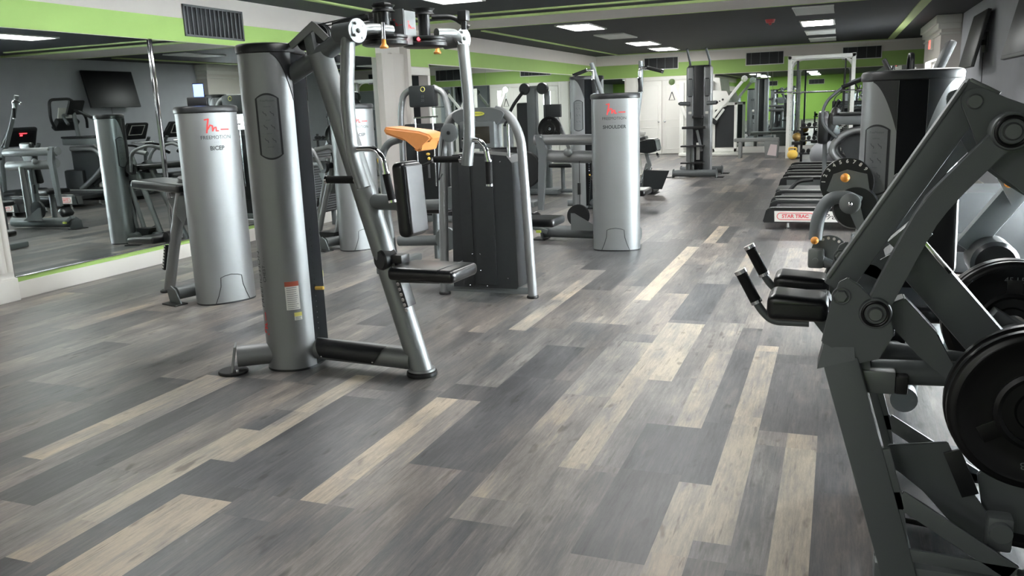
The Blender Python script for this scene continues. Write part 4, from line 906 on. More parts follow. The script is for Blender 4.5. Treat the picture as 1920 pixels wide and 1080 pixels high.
# ================================================================== M: plate-loaded squat machine, right foreground
def squat_machine():
    T = thing('squat_machine', 'huge dark grey plate loaded squat machine with twin shoulder pads, right foreground', 'weight machine', (.35, 2.95, 0), 0)
    Mw = W(T); Yn = 2.62; Yf = 3.28
    def poly(name, pts, y, t, m=SILVERD, bev=.0, lab=None):
        mb = MB(Mw); mb.prism([(x, y, z) for x, z in pts], (0, t, 0))
        if bev: bmesh.ops.bevel(mb.bm, geom=mb.bm.edges[:], offset=bev, segments=2, affect='EDGES')
        return mb.build(name, m, T, label=lab)
    for Y, nearside in ((Yn, True), (Yf, False)):
        # leaning upright of box section
        mb = MB(Mw); mb.beam((.033, Y, .73), (.245, Y, .0), .115, .10, (0, 1, 0), .008); mb.build('upright_post', SILVERD, T)
        mb = MB(Mw); mb.prism([(-.03, Y - .06, .70), (.075, Y - .06, .735), (.068, Y - .045, .79), (-.012, Y - .045, .785)], (0, .11, 0)); mb.build('post_cap', SILVERD, T)
        # gusset plate carrying both pivots
        poly('gusset_plate', [(-.022, .78), (.0, .90), (.02, .965), (.045, .98), (.075, .96), (.125, .905), (.165, .86), (.175, .815), (.14, .74), (.08, .72)], Y - .05, .016, SILVERD, .003)
        mb = MB(Mw); mb.lathe([(0, 0), (.019, 0), (.019, .008), (.016, .011), (0, .011)], (.028, Y - .05, .925), (0, -1, 0), 6); mb.torus((.028, Y - .052, .925), .024, .0025, (0, 1, 0), 24, 6); mb.build('pivot_bolt', PLATEG, T)
        # base runner and triangular foot brace with its cut-out
        mb = MB(Mw); mb.beam((.16, Y, .045), (1.35, Y, .045), .09, .08, (0, 1, 0), .008); mb.build('base_runner', SILVERD, T)
        mb = MB(Mw)
        def br(p, q_, w_): mb.beam((p[0], Y - .045, p[1]), (q_[0], Y - .045, q_[1]), .012, w_, (0, 1, 0), .003)
        br((.163, .46), (.215, .27), .042); br((.198, .33), (.232, .12), .05); br((.215, .31), (.53, .115), .055); br((.22, .128), (.54, .118), .04)
        mb.build('foot_brace', SILVERD, T)
        # stop peg with rubber end
        mb = MB(Mw); mb.beam((.09, Y + .02, .655), (.19, Y + .02, .655), .06, .07, (0, 1, 0), .006); sp = mb.build('stop_arm', PLATEG, T)
        mb = MB(Mw); mb.beam((.19, Y + .02, .648), (.225, Y + .02, .648), .05, .055, (0, 1, 0), .006); mb.build('stop_rubber', RUBBER, sp)
    for pts, r in (([(.12, Yn + .06, .667), (.40, Yn + .1, .667)], .038), ([(.12, Yn + .3, .667), (.62, Yn + .3, .62)], .038), ([(.2, Yn, .09), (.2, Yf, .09)], .04), ([(1.3, Yn, .09), (1.3, Yf, .09)], .04), ([(.08, Yn, .70), (.08, Yf, .70)], .04)):
        mb = MB(Mw); mb.tube(pts, r, 16); mb.build('cross_tube', SILVERD, T)
    # rear standing frame
    mb = MB(Mw); mb.beam((.20, 2.95, 1.03), (.60, 2.95, .56), .14, .12, (0, 1, 0), .01); mb.build('spine_beam', SILVERD, T); mb = MB(Mw); mb.beam((.60, 2.95, .56), (.95, 2.95, .09), .13, .11, (0, 1, 0), .01); mb.build('rear_spine', SILVERD, T)
    poly('spine_web', [(.165, .885), (.205, .905), (.30, .80), (.345, .70), (.42, .655), (.41, .62), (.345, .645), (.25, .73), (.155, .835)], Yn + .05, .07, SILVERD, .004)
    mb = MB(Mw); mb.beam((.262, 2.90, 1.045), (.345, 2.90, .945), .06, .012, (0, 1, 0), .002); mb.build('bright_edge', CHROME, T, label='bright metal guide edge')
    # long lifting beam
    for y in (2.72,):
        mb = MB(Mw); mb.beam((.012, y, .92), (.366, y, 1.513), .085, .08, (0, 1, 0), .007); mb.build('lifting_beam', SILVERD, T)
        mb = MB(Mw); mb.beam((.335, y, 1.528), (.41, y, 1.487), .085, .012, (0, 1, 0), .003); mb.build('beam_cap', PLATEG, T)
    mb = MB(Mw); mb.beam((-.012, 2.674, .955), (.325, 2.674, 1.52), .01, .01, (0, 1, 0), .002); mb.build('beam_edge_strip', PLATEG, T)
    # top pivot plate: large rounded quadrilateral
    c = [(.322, 1.497), (.345, 1.505), (.375, 1.502), (.425, 1.476), (.50, 1.445), (.59, 1.37), (.62, 1.24), (.57, 1.16), (.50, 1.205), (.40, 1.285), (.365, 1.345), (.318, 1.455), (.314, 1.48)]
    poly('pivot_plate', c, 2.66, .02, SILVERD, .003); poly('pivot_plate', c, 3.02, .02, SILVERD, .003)
    mb = MB(Mw); mb.lathe([(0, 0), (.021, 0), (.021, .006), (.017, .010), (0, .010)], (.348, 2.66, 1.469), (0, -1, 0), 24); mb.build('pivot_bolt', PLATEG, T)
    def bearing(x, y, z, R=.042):
        mb = MB(Mw); mb.lathe([(0, 0), (R * 1.25, 0), (R * 1.25, .012), (R * 1.18, .018), (0, .018)], (x, y, z), (0, -1, 0), 32); b0 = mb.build('bearing_housing', SILVERD, T)
        mb = MB(Mw); mb.torus((x, y - .019, z), R * .96, R * .13, (0, 1, 0), 36, 8); mb.build('bearing_ring', IRON, b0)
        mb = MB(Mw); mb.torus((x, y - .019, z), R * 1.1, R * .04, (0, 1, 0), 36, 6); mb.torus((x, y - .019, z), R * .78, R * .04, (0, 1, 0), 36, 6); mb.lathe([(0, 0), (R * .6, 0), (R * .58, .010), (R * .48, .016), (0, .016)], (x, y - .016, z), (0, -1, 0), 28); mb.build('bearing_bolt', PLATEG, b0)
    # bent link arm, near and far side
    for y in (2.60, 3.12):
        ctr = [(.122, .879), (.195, 1.055), (.238, 1.150), (.262, 1.196), (.31, 1.253), (.428, 1.39)]; hw = .0315; L_ = []; R_ = []
        for i, p in enumerate(ctr):
            q0 = Vector(ctr[max(i - 1, 0)]); q1 = Vector(ctr[min(i + 1, 5)]); d = (q1 - q0).normalized(); n_ = Vector((-d.y, d.x)) * hw; L_.append((p[0] + n_.x, p[1] + n_.y)); R_.append((p[0] - n_.x, p[1] - n_.y))
        mb = MB(Mw); mb.prism([(x, y - .025, z) for x, z in L_ + R_[::-1]], (0, .05, 0)); bmesh.ops.bevel(mb.bm, geom=[e for e in mb.bm.edges if abs(e.verts[0].co.y - e.verts[1].co.y) < .001], offset=.004, segments=2, affect='EDGES')
        mb.lathe([(0, 0), (.044, 0), (.044, .05), (0, .05)], (.122, y - .025, .879), (0, 1, 0), 28); mb.lathe([(0, 0), (.05, 0), (.05, .05), (0, .05)], (.428, y - .025, 1.39), (0, 1, 0), 28)
        mb.build('link_arm', SILVERD, T)
        if y < 3: bearing(.122, y - .025, .879, .036); bearing(.428, y - .025, 1.39, .04)
    # small V gusset behind the beam and locking pin
    poly('inner_gusset', [(.14, .99), (.20, 1.03), (.25, .96), (.17, .955)], 2.82, .012, SILVERD)
    mb = MB(Mw); mb.beam((.18, 2.80, 1.03), (.255, 2.80, 1.105), .05, .07, (0, 1, 0), .004); mb.build('pad_carriage', PLATEG, T)
    mb = MB(Mw); mb.tube(fillet([(.475, 2.7, .50), (.50, 2.7, .66), (.49, 2.7, .70), (.475, 2.7, .66), (.455, 2.7, .52), (.46, 2.7, .48), (.475, 2.7, .50)], .01), .006, 8); mb.build('safety_hook', CHROME, T)
    # under-arm strut below the pads
    poly('pad_strut', [(-.115, .868), (-.01, .872), (.035, .80), (.03, .70), (-.012, .735)], 2.80, .10, SILVERD, .004)
    # shoulder pads with a crowned top
    for y in (2.70, 2.98):
        mb = MB(Mw); L = .15; rows = []
        x0, x1 = -.185, -.005
        mb = MB(); mb.box((0, 0, 0), (x1 - x0, .15, .078), .026, seg=6)
        for v in mb.bm.verts:
            if v.co.z > 0: v.co.z += .010 * cos(pi * v.co.x / .19) - .012 * max(0, v.co.x) / .09
        mb.bm.transform(Mw @ Matrix.Translation(((x0 + x1) / 2, y, .862 if y < 2.8 else .868))); p_ = mb.build('shoulder_pad', VINYL, T, ang=60)
        mb = MB(Mw); zz = .878 if y < 2.8 else .884; mb.tube([(x0 + .02, y - .0745, zz), (x1 - .02, y - .0745, zz)], .0022, 6); mb.build('pad_seam', BLACKP, p_)
        # handle
        z0 = .812 if y < 2.8 else .845; k = -.055
        pts = fillet([(-.06, y - .03, z0), (-.17, y - .03, z0), (-.205, y - .03, z0 + .035), (-.225, y - .03, z0 + .07)], .05, 6)
        mb = MB(Mw); mb.tube(pts, .0125, 14); mb.build('handle_bar', SILVERD, T)
        grip(T, [(-.222, y - .03, z0 + .065), (-.262 - .005, y - .03, z0 + .15)], .0175, M=Mw)
    # plate horn
    for y in (2.44, 3.46):
        mb = MB(Mw); s_ = -1 if y < 3 else 1; hx = .53 if y < 3 else .61; mb.cyl((hx, y + .16 * -s_, .66), (hx, y + .02 * s_, .66), .022); mb.cyl((hx, y + .13 * -s_, .66), (hx, y + .11 * -s_, .66), .05)
        mb.build('plate_horn', CHROME, T)
    mb = MB(Mw); mb.beam((.52, Yn - .02, .70), (.75, Yn - .02, .55), .08, .10, (0, 1, 0), .008); mb.beam((.52, Yf + .02, .70), (.75, Yf + .02, .55), .08, .10, (0, 1, 0), .008); mb.tube([(.6, Yn, .655), (.6, Yf, .655)], .045, 16); mb.build('horn_carrier', SILVERD, T)
    mb = MB(Mw); mb.beam((.62, Yn, .55), (.95, Yn, .09), .07, .09, (0, 1, 0), .008); mb.beam((.62, Yf, .55), (.95, Yf, .09), .07, .09, (0, 1, 0), .008); mb.build('rear_leg', SILVERD, T)
    mb = MB(Mw); mb.box((.50, 2.66, .20), (.07, .06, .11), .012); lb = mb.build('latch_block', SILVERD, T); mb = MB(Mw); mb.lathe([(0, 0), (.03, 0), (.03, .02), (0, .02)], (.50, 2.63, .215), (0, -1, 0)); mb.build('latch_cap', SILVERD, lb)
    poly('glare_cover_gusset', [(.46, .30), (.56, .42), (.70, .44), (.80, .36), (.84, .09), (.50, .09)], 2.84, .012, SILVERD, .003); poly('platform_side', [(.19, .40), (.36, .43), (.42, .30), (.51, .17), (.50, .09), (.42, .12), (.30, .26), (.20, .33)], 2.76, .012, SILVERD, .003); mb = MB(Mw); mb.box((.42, 2.98, .12), (.42, .40, .02), .006, (0, radians(6), 0)); mb.build('foot_platform', RUBBER, T); mb = MB(Mw); mb.beam((.37, 2.74, .41), (.43, 2.74, .27), .012, .05, (0, 1, 0), .002); mb.build('platform_stop', BLACKP, T)  # rear gusset added and shaped to cover bright glare on the floor
    return T
squat_machine()
def weight_plate(x, y, z, label, R=.225, spokes=True, grp=None):
    T = thing('weight_plate', label, 'weight plate', (x, y, z), 0, grp)
    mb = MB(); mb.lathe([(.024, -.018), (.055, -.018), (.06, -.010), (R * .60, -.008), (R * .80, -.010), (R * .86, -.020), (R * .90, -.022), (R * .93, -.017), (R * .955, -.017), (R * .975, -.014), (R, -.008), (R, .012), (R * .95, .018), (R * .85, .018), (R * .8, .010), (.06, .010), (.055, .018), (.024, .018), (.024, -.018)], (0, 0, 0), (0, 1, 0), 64); b_ = mb.build('plate_disc', IRON, T)
    mb = MB(); mb.torus((0, -.010, 0), R * .45, .012, (0, 1, 0), 48, 6); 
    for k in range(3):
        a = radians(90 + 120 * k); mb.box((R * .55 * cos(a), -.0095, R * .55 * sin(a)), (.07, .006, .05), .003, (0, -a, 0))
    mb.build('raised_ring', IRON, b_)
    mb = MB(); 
    for k, wd in enumerate(('45 LB', '45 LB')):
        a0 = radians(90 + 180 * k); c = V(R * .70 * cos(a0), -.0105, R * .70 * sin(a0)); put_text(mb, wd, .03, lambda x, y, c=c, k=k: c + V(x, 0, y) * (1 if k == 0 else -1) + V(0, 0, 0))
    mb.build('raised_figures', PLATEG, b_); return T
g = 'plates loaded on the squat machine'
weight_plate(.53, 2.50, .66, 'black iron plate on the near horn of the squat machine, outermost', grp=g)
weight_plate(.53, 2.455, .66, 'black iron plate on the near horn of the squat machine, in front of its twin', .222, grp=g)
weight_plate(.61, 3.36, .675, 'black iron plate on the far horn of the squat machine, innermost', grp=g)
weight_plate(.61, 3.405, .675, 'black iron plate on the far horn of the squat machine, second one', grp=g)
weight_plate(.61, 3.45, .675, 'black iron plate on the far horn of the squat machine, third and farthest', .22, grp=g)

# ================================================================== treadmills
def treadmill(loc, label, grp, kind='star'):
    T = thing('treadmill', label, 'treadmill', loc, 0, grp)    # local x: rear end at 0, console towards +x
    L = 1.95; Wd = .84; zt = .235; side_m = TRIMW if kind == 'star' else PLATEG
    mb = MB(); mb.box((L / 2, Wd / 2, .19), (L - .12, .54, .07), .01); mb.build('walking_deck', BLACKP, T)
    mb = MB(); mb.box((L / 2 - .05, Wd / 2, .229), (L - .30, .51, .006), .002); mb.build('running_belt', RUBBER, T)
    for y in (.07, Wd - .07):
        mb = MB(); pr = [(-.06, .085), (-.02, .24), (.06, .262), (L, .262), (L, .10), (.04, .085)]
        mb.prism([(x, y - .07, z) for x, z in pr], (0, .14, 0)); bmesh.ops.bevel(mb.bm, geom=mb.bm.edges[:], offset=.012, segments=2, affect='EDGES'); rl = mb.build('side_rail', BLACKP, T)
        s_ = -1 if y < .2 else 1
        mb = MB(); mb.prism([(.075, y + .071 * s_, .10), (.07, y + .071 * s_, .222), (1.25, y + .071 * s_, .222), (1.25, y + .071 * s_, .10)], (0, .004 * s_, 0)); mb.build('side_panel', side_m, rl, label='white side panel' if kind == 'star' else 'grey side panel')
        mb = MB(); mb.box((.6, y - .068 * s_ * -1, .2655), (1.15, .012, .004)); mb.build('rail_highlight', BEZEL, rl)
    if kind == 'star':
        mb = MB(); fn = lambda x, y: V(.30 + x, -.0062, .162 + y); put_text(mb, 'STAR TRAC', .056, fn, offset=.002); mb.build('maker_lettering', mat('badge_red', (214, 84, 92), .5) if 'badge_red' not in bpy.data.materials else bpy.data.materials['badge_red'], T)
        mb = MB(); pts = []
        for cx_, a0 in ((.46, -90), (.14, 90)):
            for k in range(9): a = radians(a0 + 180 * k / 8); pts.append((cx_ + .038 * cos(a), -.0062, .163 + .038 * sin(a)))
        mb.tube(pts, .004, 6, closed=True); mb.build('maker_badge', bpy.data.materials['badge_red'], T)
        mb = MB(); put_text(mb, 'Pro', .085, lambda x, y: V(.66 + x * 1.3, -.0062, .158 + y), shear=.6); mb.build('model_lettering', LINE, T)
        for x in (.22, 1.6):
            mb = MB(); mb.cyl((x, .10, .012), (x, .10, .09), .014); mb.lathe([(0, 0), (.034, 0), (.036, .012), (.014, .02), (0, .02)], (x, .10, 0)); mb.build('levelling_foot', CHROME, T)
            mb = MB(); mb.cyl((x, Wd - .10, .012), (x, Wd - .10, .09), .014); mb.lathe([(0, 0), (.034, 0), (.036, .012), (.014, .02), (0, .02)], (x, Wd - .10, 0)); mb.build('levelling_foot', CHROME, T)
    else:
        mb = MB(); mb.box((.3, .09, .05), (.12, .06, .10), .01); mb.box((1.6, .09, .05), (.12, .06, .10), .01); mb.box((.3, Wd - .09, .05), (.12, .06, .10), .01); mb.box((1.6, Wd - .09, .05), (.12, .06, .10), .01); mb.build('feet', RUBBER, T)
    mb = MB(); mb.box((L - .20, Wd / 2, .20), (.46, .80, .24), .08, seg=4); mb.build('motor_hood', SHROUD, T)
    for y in (.07, Wd - .07):
        mb = MB(); mb.tube(fillet([(L - .12, y, .18), (L - .22, y, .95), (L - .36, y, 1.16)], .2), .045, 14, flat=.6); mb.build('console_upright', SILVERD, T)
        mb = MB(); mb.tube(fillet([(L - .24, y, 1.02), (L - .62, y, 1.0), (L - .78, y, .94)], .1), .024, 12); mb.build('side_handrail', BLACKP, T)
    # console leaning back with screen
    Mc = Matrix.Translation((L - .33, Wd / 2, 1.30)) @ Matrix.Rotation(radians(-32), 4, 'Y')
    mb = MB(Mc); mb.box((0, 0, 0), (.07, .74, .40), .03, taper=(1, .8)); co = mb.build('console', BLACKP, T)
    mb = MB(Mc); mb.box((-.037, 0, .05), (.006, .36 if kind != 'star' else .50, .22), .002); mb.build('console_screen', SCREEN, co)
    mb = MB(Mc)
    if kind == 'star':
        mb.box((-.042, .0, .10), (.004, .16, .012)); mb.box((-.042, -.03, .06), (.004, .05, .03)); mb.build('red_readout', LEDR, co)
    else:
        for q in ((0, .165, .37, .012), (0, -.065, .37, .012)): mb.box((-.04, q[0], q[1]), (.006, q[2], q[3]))
        for s_ in (-1, 1): mb.box((-.04, .185 * s_, .05), (.006, .012, .24))
        mb.build('screen_frame', LABELW, co)
    mb = MB(); mb.tube([(L - .50, .10, 1.06), (L - .50, Wd - .10, 1.06)], .018, 12); mb.build('front_handle', CHROME, T)
    return T
g = 'treadmills facing the grey wall'
for x, y, l in ((-.72, 10.05, 'nearest treadmill with a white maker panel facing the camera'), (-.74, 11.2, 'second treadmill, just behind the nearest one')):
    treadmill((x, y, 0), l, g)
for x, y, l in ((-.80, 13.95, 'third treadmill from the camera, with grey side panel'), (-.80, 15.2, 'fourth treadmill in the row'), (-.80, 16.4, 'farthest treadmill in the row, before the grey ball')):
    treadmill((x, y, 0), l, g, 'grey')

# ellipticals / arc trainer
def elliptical(loc, rz, label, big=False):
    T = thing('elliptical_trainer', label, 'elliptical trainer', (loc[0], loc[1], 0), rz, 'elliptical trainers')
    mb = MB(); mb.box((.0, 0, .06), (1.7, .10, .08), .02); mb.box((-.78, 0, .045), (.10, .62, .07), .02); mb.box((.80, 0, .045), (.10, .55, .07), .02); mb.build('base_frame', SILVERD, T)
    mb = MB(); mb.lathe([(0, -.11), (.30, -.11), (.36, -.06), (.36, .06), (.30, .11), (0, .11)], (.46, 0, .44), (0, 1, 0), 36); mb.build('flywheel_housing', SHROUD, T)
    mb = MB(); mb.tube(fillet([(.55, 0, .5), (.62, 0, 1.1), (.55, 0, 1.38)], .2), .045, 14); mb.build('mast', SILVERD, T)
    Mc = Matrix.Translation((.50, 0, 1.50)) @ Matrix.Rotation(radians(-25), 4, 'Y')
    mb = MB(Mc); mb.box((0, 0, 0), (.06, .44, .32), .03); co = mb.build('console', SHROUD, T)
    mb = MB(Mc); mb.box((-.033, 0, .02), (.006, .26, .20), .002); mb.build('console_screen', CARD, co)
    for s_ in (-1, 1):
        mb = MB(); mb.tube(fillet([(.40, .24 * s_, .35), (.42, .26 * s_, 1.0), (.20, .27 * s_, 1.45), (.10, .27 * s_, 1.62), (.22, .2 * s_, 1.70)], .15, 8), .022, 12); mb.build('moving_handle', SILVERD, T)
        grip(T, [(.14, .27 * s_, 1.50), (.11, .265 * s_, 1.60)], .024)
        mb = MB(); mb.beam((-.70, .16 * s_, .26 - .06 * s_), (.30, .16 * s_, .36 + .08 * s_), .07, .05); mb.build('pedal_arm', SILVERD, T)
        mb = MB(); mb.box((-.34, .17 * s_, .36 - .04 * s_), (.38, .15, .05), .018); mb.build('foot_pedal', BLACKP, T)
    return T
elliptical((1.02, 9.2), 180, 'elliptical trainer whose console rises above the right leg machine')
def arch_machine():
    T = thing('arc_trainer', 'arc trainer with thick silver arch tube, just left of the right leg machine', 'elliptical trainer', (.62, 14.6, 0), 0)
    T.location = (.62, 12.75, 0); Mw = W(T); y = 12.6
    pts = fillet([(.75, y, 1.02), (.10, y, 1.02), (-.13, y, .74), (.28, y, .42), (.62, y, .22)], .26, 12)
    mb = MB(Mw); mb.tube(pts, .05, 20); mb.build('arch_tube', SILVER, T)
    pts = [p + V(.06, .28, 0) for p in pts]; mb = MB(Mw); mb.tube(pts, .045, 18); mb.build('arch_tube', SILVER, T)
    mb = MB(Mw); mb.prism([(.02, y + .08, .82), (.16, y + .08, .98), (.85, y + .08, .98), (.85, y + .08, .30), (.60, y + .08, .30), (.20, y + .08, .52)], (0, .12, 0)); mb.build('side_shield', SHROUD, T)
    mb = MB(Mw); mb.box((.42, y + .1, 1.16), (1.0, .30, .13), .03); h = mb.build('top_housing', SILVERD, T)
    mb = MB(Mw); mb.box((.45, y + .1, 1.245), (.9, .36, .04), .015); mb.build('top_cover', BLACKP, T)
    mb = MB(Mw)
    for k in range(3): mb.box((.02 + .02 * k, y - .02, 1.055 + .02 * k), (.05, .1, .008), .002)
    mb.build('bright_vents', LABELW, T)
    mb = MB(Mw); mb.tube(fillet([(-.02, y - .05, .93), (-.22, y - .05, 1.12), (-.20, y - .05, 1.40), (.10, y - .05, 1.66), (.42, y - .05, 1.76)], .35, 12), .022, 12); mb.build('curved_rail', SILVERD, T)
    mb = MB(Mw); mb.tube([(.02, y - .05, 1.60), (.45, y - .05, 1.77)], .028, 12); mb.build('rail_grip', GRIP, T)
    mb = MB(Mw); mb.box((.3, y + .2, .15), (2.2, .62, .14), .03); mb.box((.8, y + .2, .35), (.5, .4, .5), .05); mb.build('base_housing', SHROUD, T)
    mb = MB(Mw); mb.box((-.05, y - .13, .15), (1.3, .03, .15), .01); mb.box((-.10, y - .16, .17), (.7, .03, .05), .01); mb.build('base_side_panel', PLATEG, T)
    mb = MB(Mw); mb.tube(fillet([(-.62, y - .12, .20), (-.50, y - .12, .34), (-.30, y - .12, .36)], .08), .03, 8); mb.build('pedal_strap', BLACKP, T)
    for x in (-.6, 1.1): mb = MB(Mw); mb.box((x, y + .2, .04), (.12, .5, .08), .01); mb.build('base_foot', RUBBER, T)
    mb = MB(Mw); mb.tube(fillet([(.92, y - .15, 1.42), (.86, y - .28, 1.60), (.86, y - .25, 1.98), (.86, y + .25, 2.0), (.86, y + .58, 1.62), (.92, y + .62, 1.42)], .1, 8), .028, 12); mb.build('handle_loop', BLACKP, T)
    mb = MB(Mw); mb.box((.95, y + .16, 1.72), (.02, .34, .22), .005, (0, radians(-18), 0)); mb.build('reading_panel', LABELW, T)
    mb = MB(Mw); mb.box((.98, y + .16, 1.50), (.12, .52, .24), .03, (0, radians(-40), 0)); mb.build('console_housing', SHROUD, T)
    mb = MB(Mw); mb.box((-.20, y + .25, 1.06), (.15, .20, .46), .05); mb.box((-.10, y + .28, 1.1), (.14, .2, .5), .05, (0, radians(20), 0)); mb.build('back_cushion', VINYL, T)
    mb = MB(Mw); mb.beam((-.16, y + .25, .14), (-.17, y + .25, .86), .06, .06); mb.build('cushion_post', SILVERD, T)
    Mc = Mw @ Matrix.Translation((.60, y + .1, 1.82)) @ Matrix.Rotation(radians(-28), 4, 'Y')
    mb = MB(Mc); mb.box((0, 0, 0), (.05, .36, .30), .02); co = mb.build('console', BLACKP, T)
    mb = MB(Mw); mb.tube([(.62, y + .1, 1.24), (.66, y + .1, 1.72)], .04, 12); mb.tube(fillet([(.62, y - .1, 1.5), (.80, y - .05, 1.68), (.95, y + .2, 1.68)], .1), .03, 12); mb.build('console_mast', SILVERD, T)
arch_machine()
def stairclimber():
    T = thing('stair_climber', 'stair climber whose tall dark console rises above the cap of the right tower', 'cardio machine', (1.02, 8.05, 0), 180)
    mb = MB(); mb.box((0, 0, .35), (1.0, .7, .70), .08); mb.build('step_housing', SHROUD, T)
    Mc = Matrix.Translation((.22, 0, 1.78)) @ Matrix.Rotation(radians(-22), 4, 'Y'); 
    mb = MB(Mc); mb.box((0, 0, 0), (.06, .34, .26), .02); mb.build('console', BLACKP, T)
    mb = MB(); mb.tube([(.3, .25, .6), (.30, .14, 1.68)], .03, 12); mb.tube([(.3, -.25, .6), (.30, -.14, 1.68)], .03, 12); mb.build('uprights', SILVERD, T)
    mb = MB(); mb.tube(fillet([(.3, .3, 1.4), (-.3, .32, 1.35), (-.45, .32, 1.0)], .1), .022, 10); mb.tube(fillet([(.3, -.3, 1.4), (-.3, -.32, 1.35), (-.45, -.32, 1.0)], .1), .022, 10); mb.build('handrails', BLACKP, T)
stairclimber()

# ================================================================== I: dual cable tower
def dual_cable():
    T = thing('dual_cable_machine', 'tall silver twin cable tower with pull-up horns and black steps, before the double doors', 'cable machine', (-2.62, 17.4, 0), 0)
    for s_ in (-1, 1):
        x = .165 * s_
        mb = MB(); pr = []
        mb.box((x, 0, 1.10), (.16, .30, 2.12), .05, seg=4); sh = mb.build('tower_shroud', SILVER, T)
        mb = MB(); mb.prism([(x - .05, -.152, 1.60), (x - .05, -.152, 1.90), (x - .03, -.152, 1.93), (x + .03, -.152, 1.93), (x + .05, -.152, 1.90), (x + .05, -.152, 1.60), (x + .03, -.152, 1.57), (x - .03, -.152, 1.57)], (0, -.004, 0)); mb.build('placard_border', LINE, sh)
        mb = MB(); mb.box((x, -.159, 1.75), (.085, .006, .32), .002); mb.build('instruction_placard', CARD, sh)
        mb = MB(); mb.tube([(x + .02 * s_, 0, 2.14), (x + .03 * s_, -.02, 2.26), (x - .05 + .02 * s_, -.14, 2.50)], .034, 14, flat=.7); mb.build('pull_up_horn', SILVERD, T)
        mb = MB(); mb.cyl((x, -.16, 1.44), (x + .20 * s_, -.20, 1.45), .04, bev=.008); mb.build('arm_pivot', SILVERD, T)
        mb = MB(); mb.sphere((x + .20 * s_, -.21, 1.45), .028); mb.build('pivot_knob', BLACKP, T)
        mb = MB(); mb.box((x + .0, -.155, 1.26), (.06, .02, .05), .004); mb.build('pulley_guide', TRIMW, T)
    mb = MB(); mb.box((0, -.02, 1.12), (.18, .25, 2.10), .01); mb.build('weight_channel', BLACKP, T)
    mb = MB(); mb.box((0, 0, 2.165), (.42, .26, .03), .01); mb.build('top_bracket', BLACKP, T)
    for z, w0, yy in ((.975, .46, -.30), (1.18, .20, -.24)):
        mb = MB(); mb.box((-.06 if w0 > .3 else 0, yy, z), (w0, .16, .05 if w0 > .3 else .05), .01); mb.build('pull_handle_rest', RUBBER, T)
    for z in (.60, .27):
        mb = MB(); mb.prism([(-.30, -.46, z), (-.30, -.18, z), (.14, -.18, z), (.14, -.46, z)], (0, 0, .028)); mb.build('foot_step', RUBBER, T)
        mb = MB(); mb.beam((-.08, -.18, z + .0), (-.08, -.14, z), .2, .03); mb.build('step_bracket', SILVERD, T)
    mb = MB(); mb.tube([(-.14, -.32, .1), (-.14, -.32, .60)], .02, 10); mb.tube([(-.07, -.32, .1), (-.07, -.32, .60)], .02, 10); mb.build('step_post', SILVER, T)
    mb = MB(); mb.beam((-.02, -.19, .92), (.08, -.19, .50), .02, .05); mb.build('brace_strap', SILVER, T)
    mb = MB(); mb.box((.0, -.148, .5), (.07, .01, .34), .003); mb.build('weight_scale', LABELW, T)
    for yy in (-.42, .48):
        mb = MB(); mb.tube([(-.46, yy, .085), (.42, yy, .085)], .07, 24); mb.build('base_tube', SILVERD, T)
        for s_ in (-1, 1):
            mb = MB(); xx = -.46 if s_ < 0 else .42; mb.prism([(xx - .01 * s_, yy - .11, 0.0), (xx - .01 * s_, yy + .11, 0), (xx - .03 * s_, yy + .05, .17), (xx - .03 * s_, yy - .05, .17)], (.015 * s_, 0, 0)); mb.build('end_plate', SILVERD, T)
            mb = MB(); mb.box((xx + .05 * s_, yy, .008), (.16, .20, .016), .005); mb.build('rubber_foot', RUBBER, T)
    mb = MB(); mb.tube([(0, -.42, .085), (0, .48, .085)], .06, 20); mb.build('base_spine', SILVERD, T)
    return T
dual_cable()
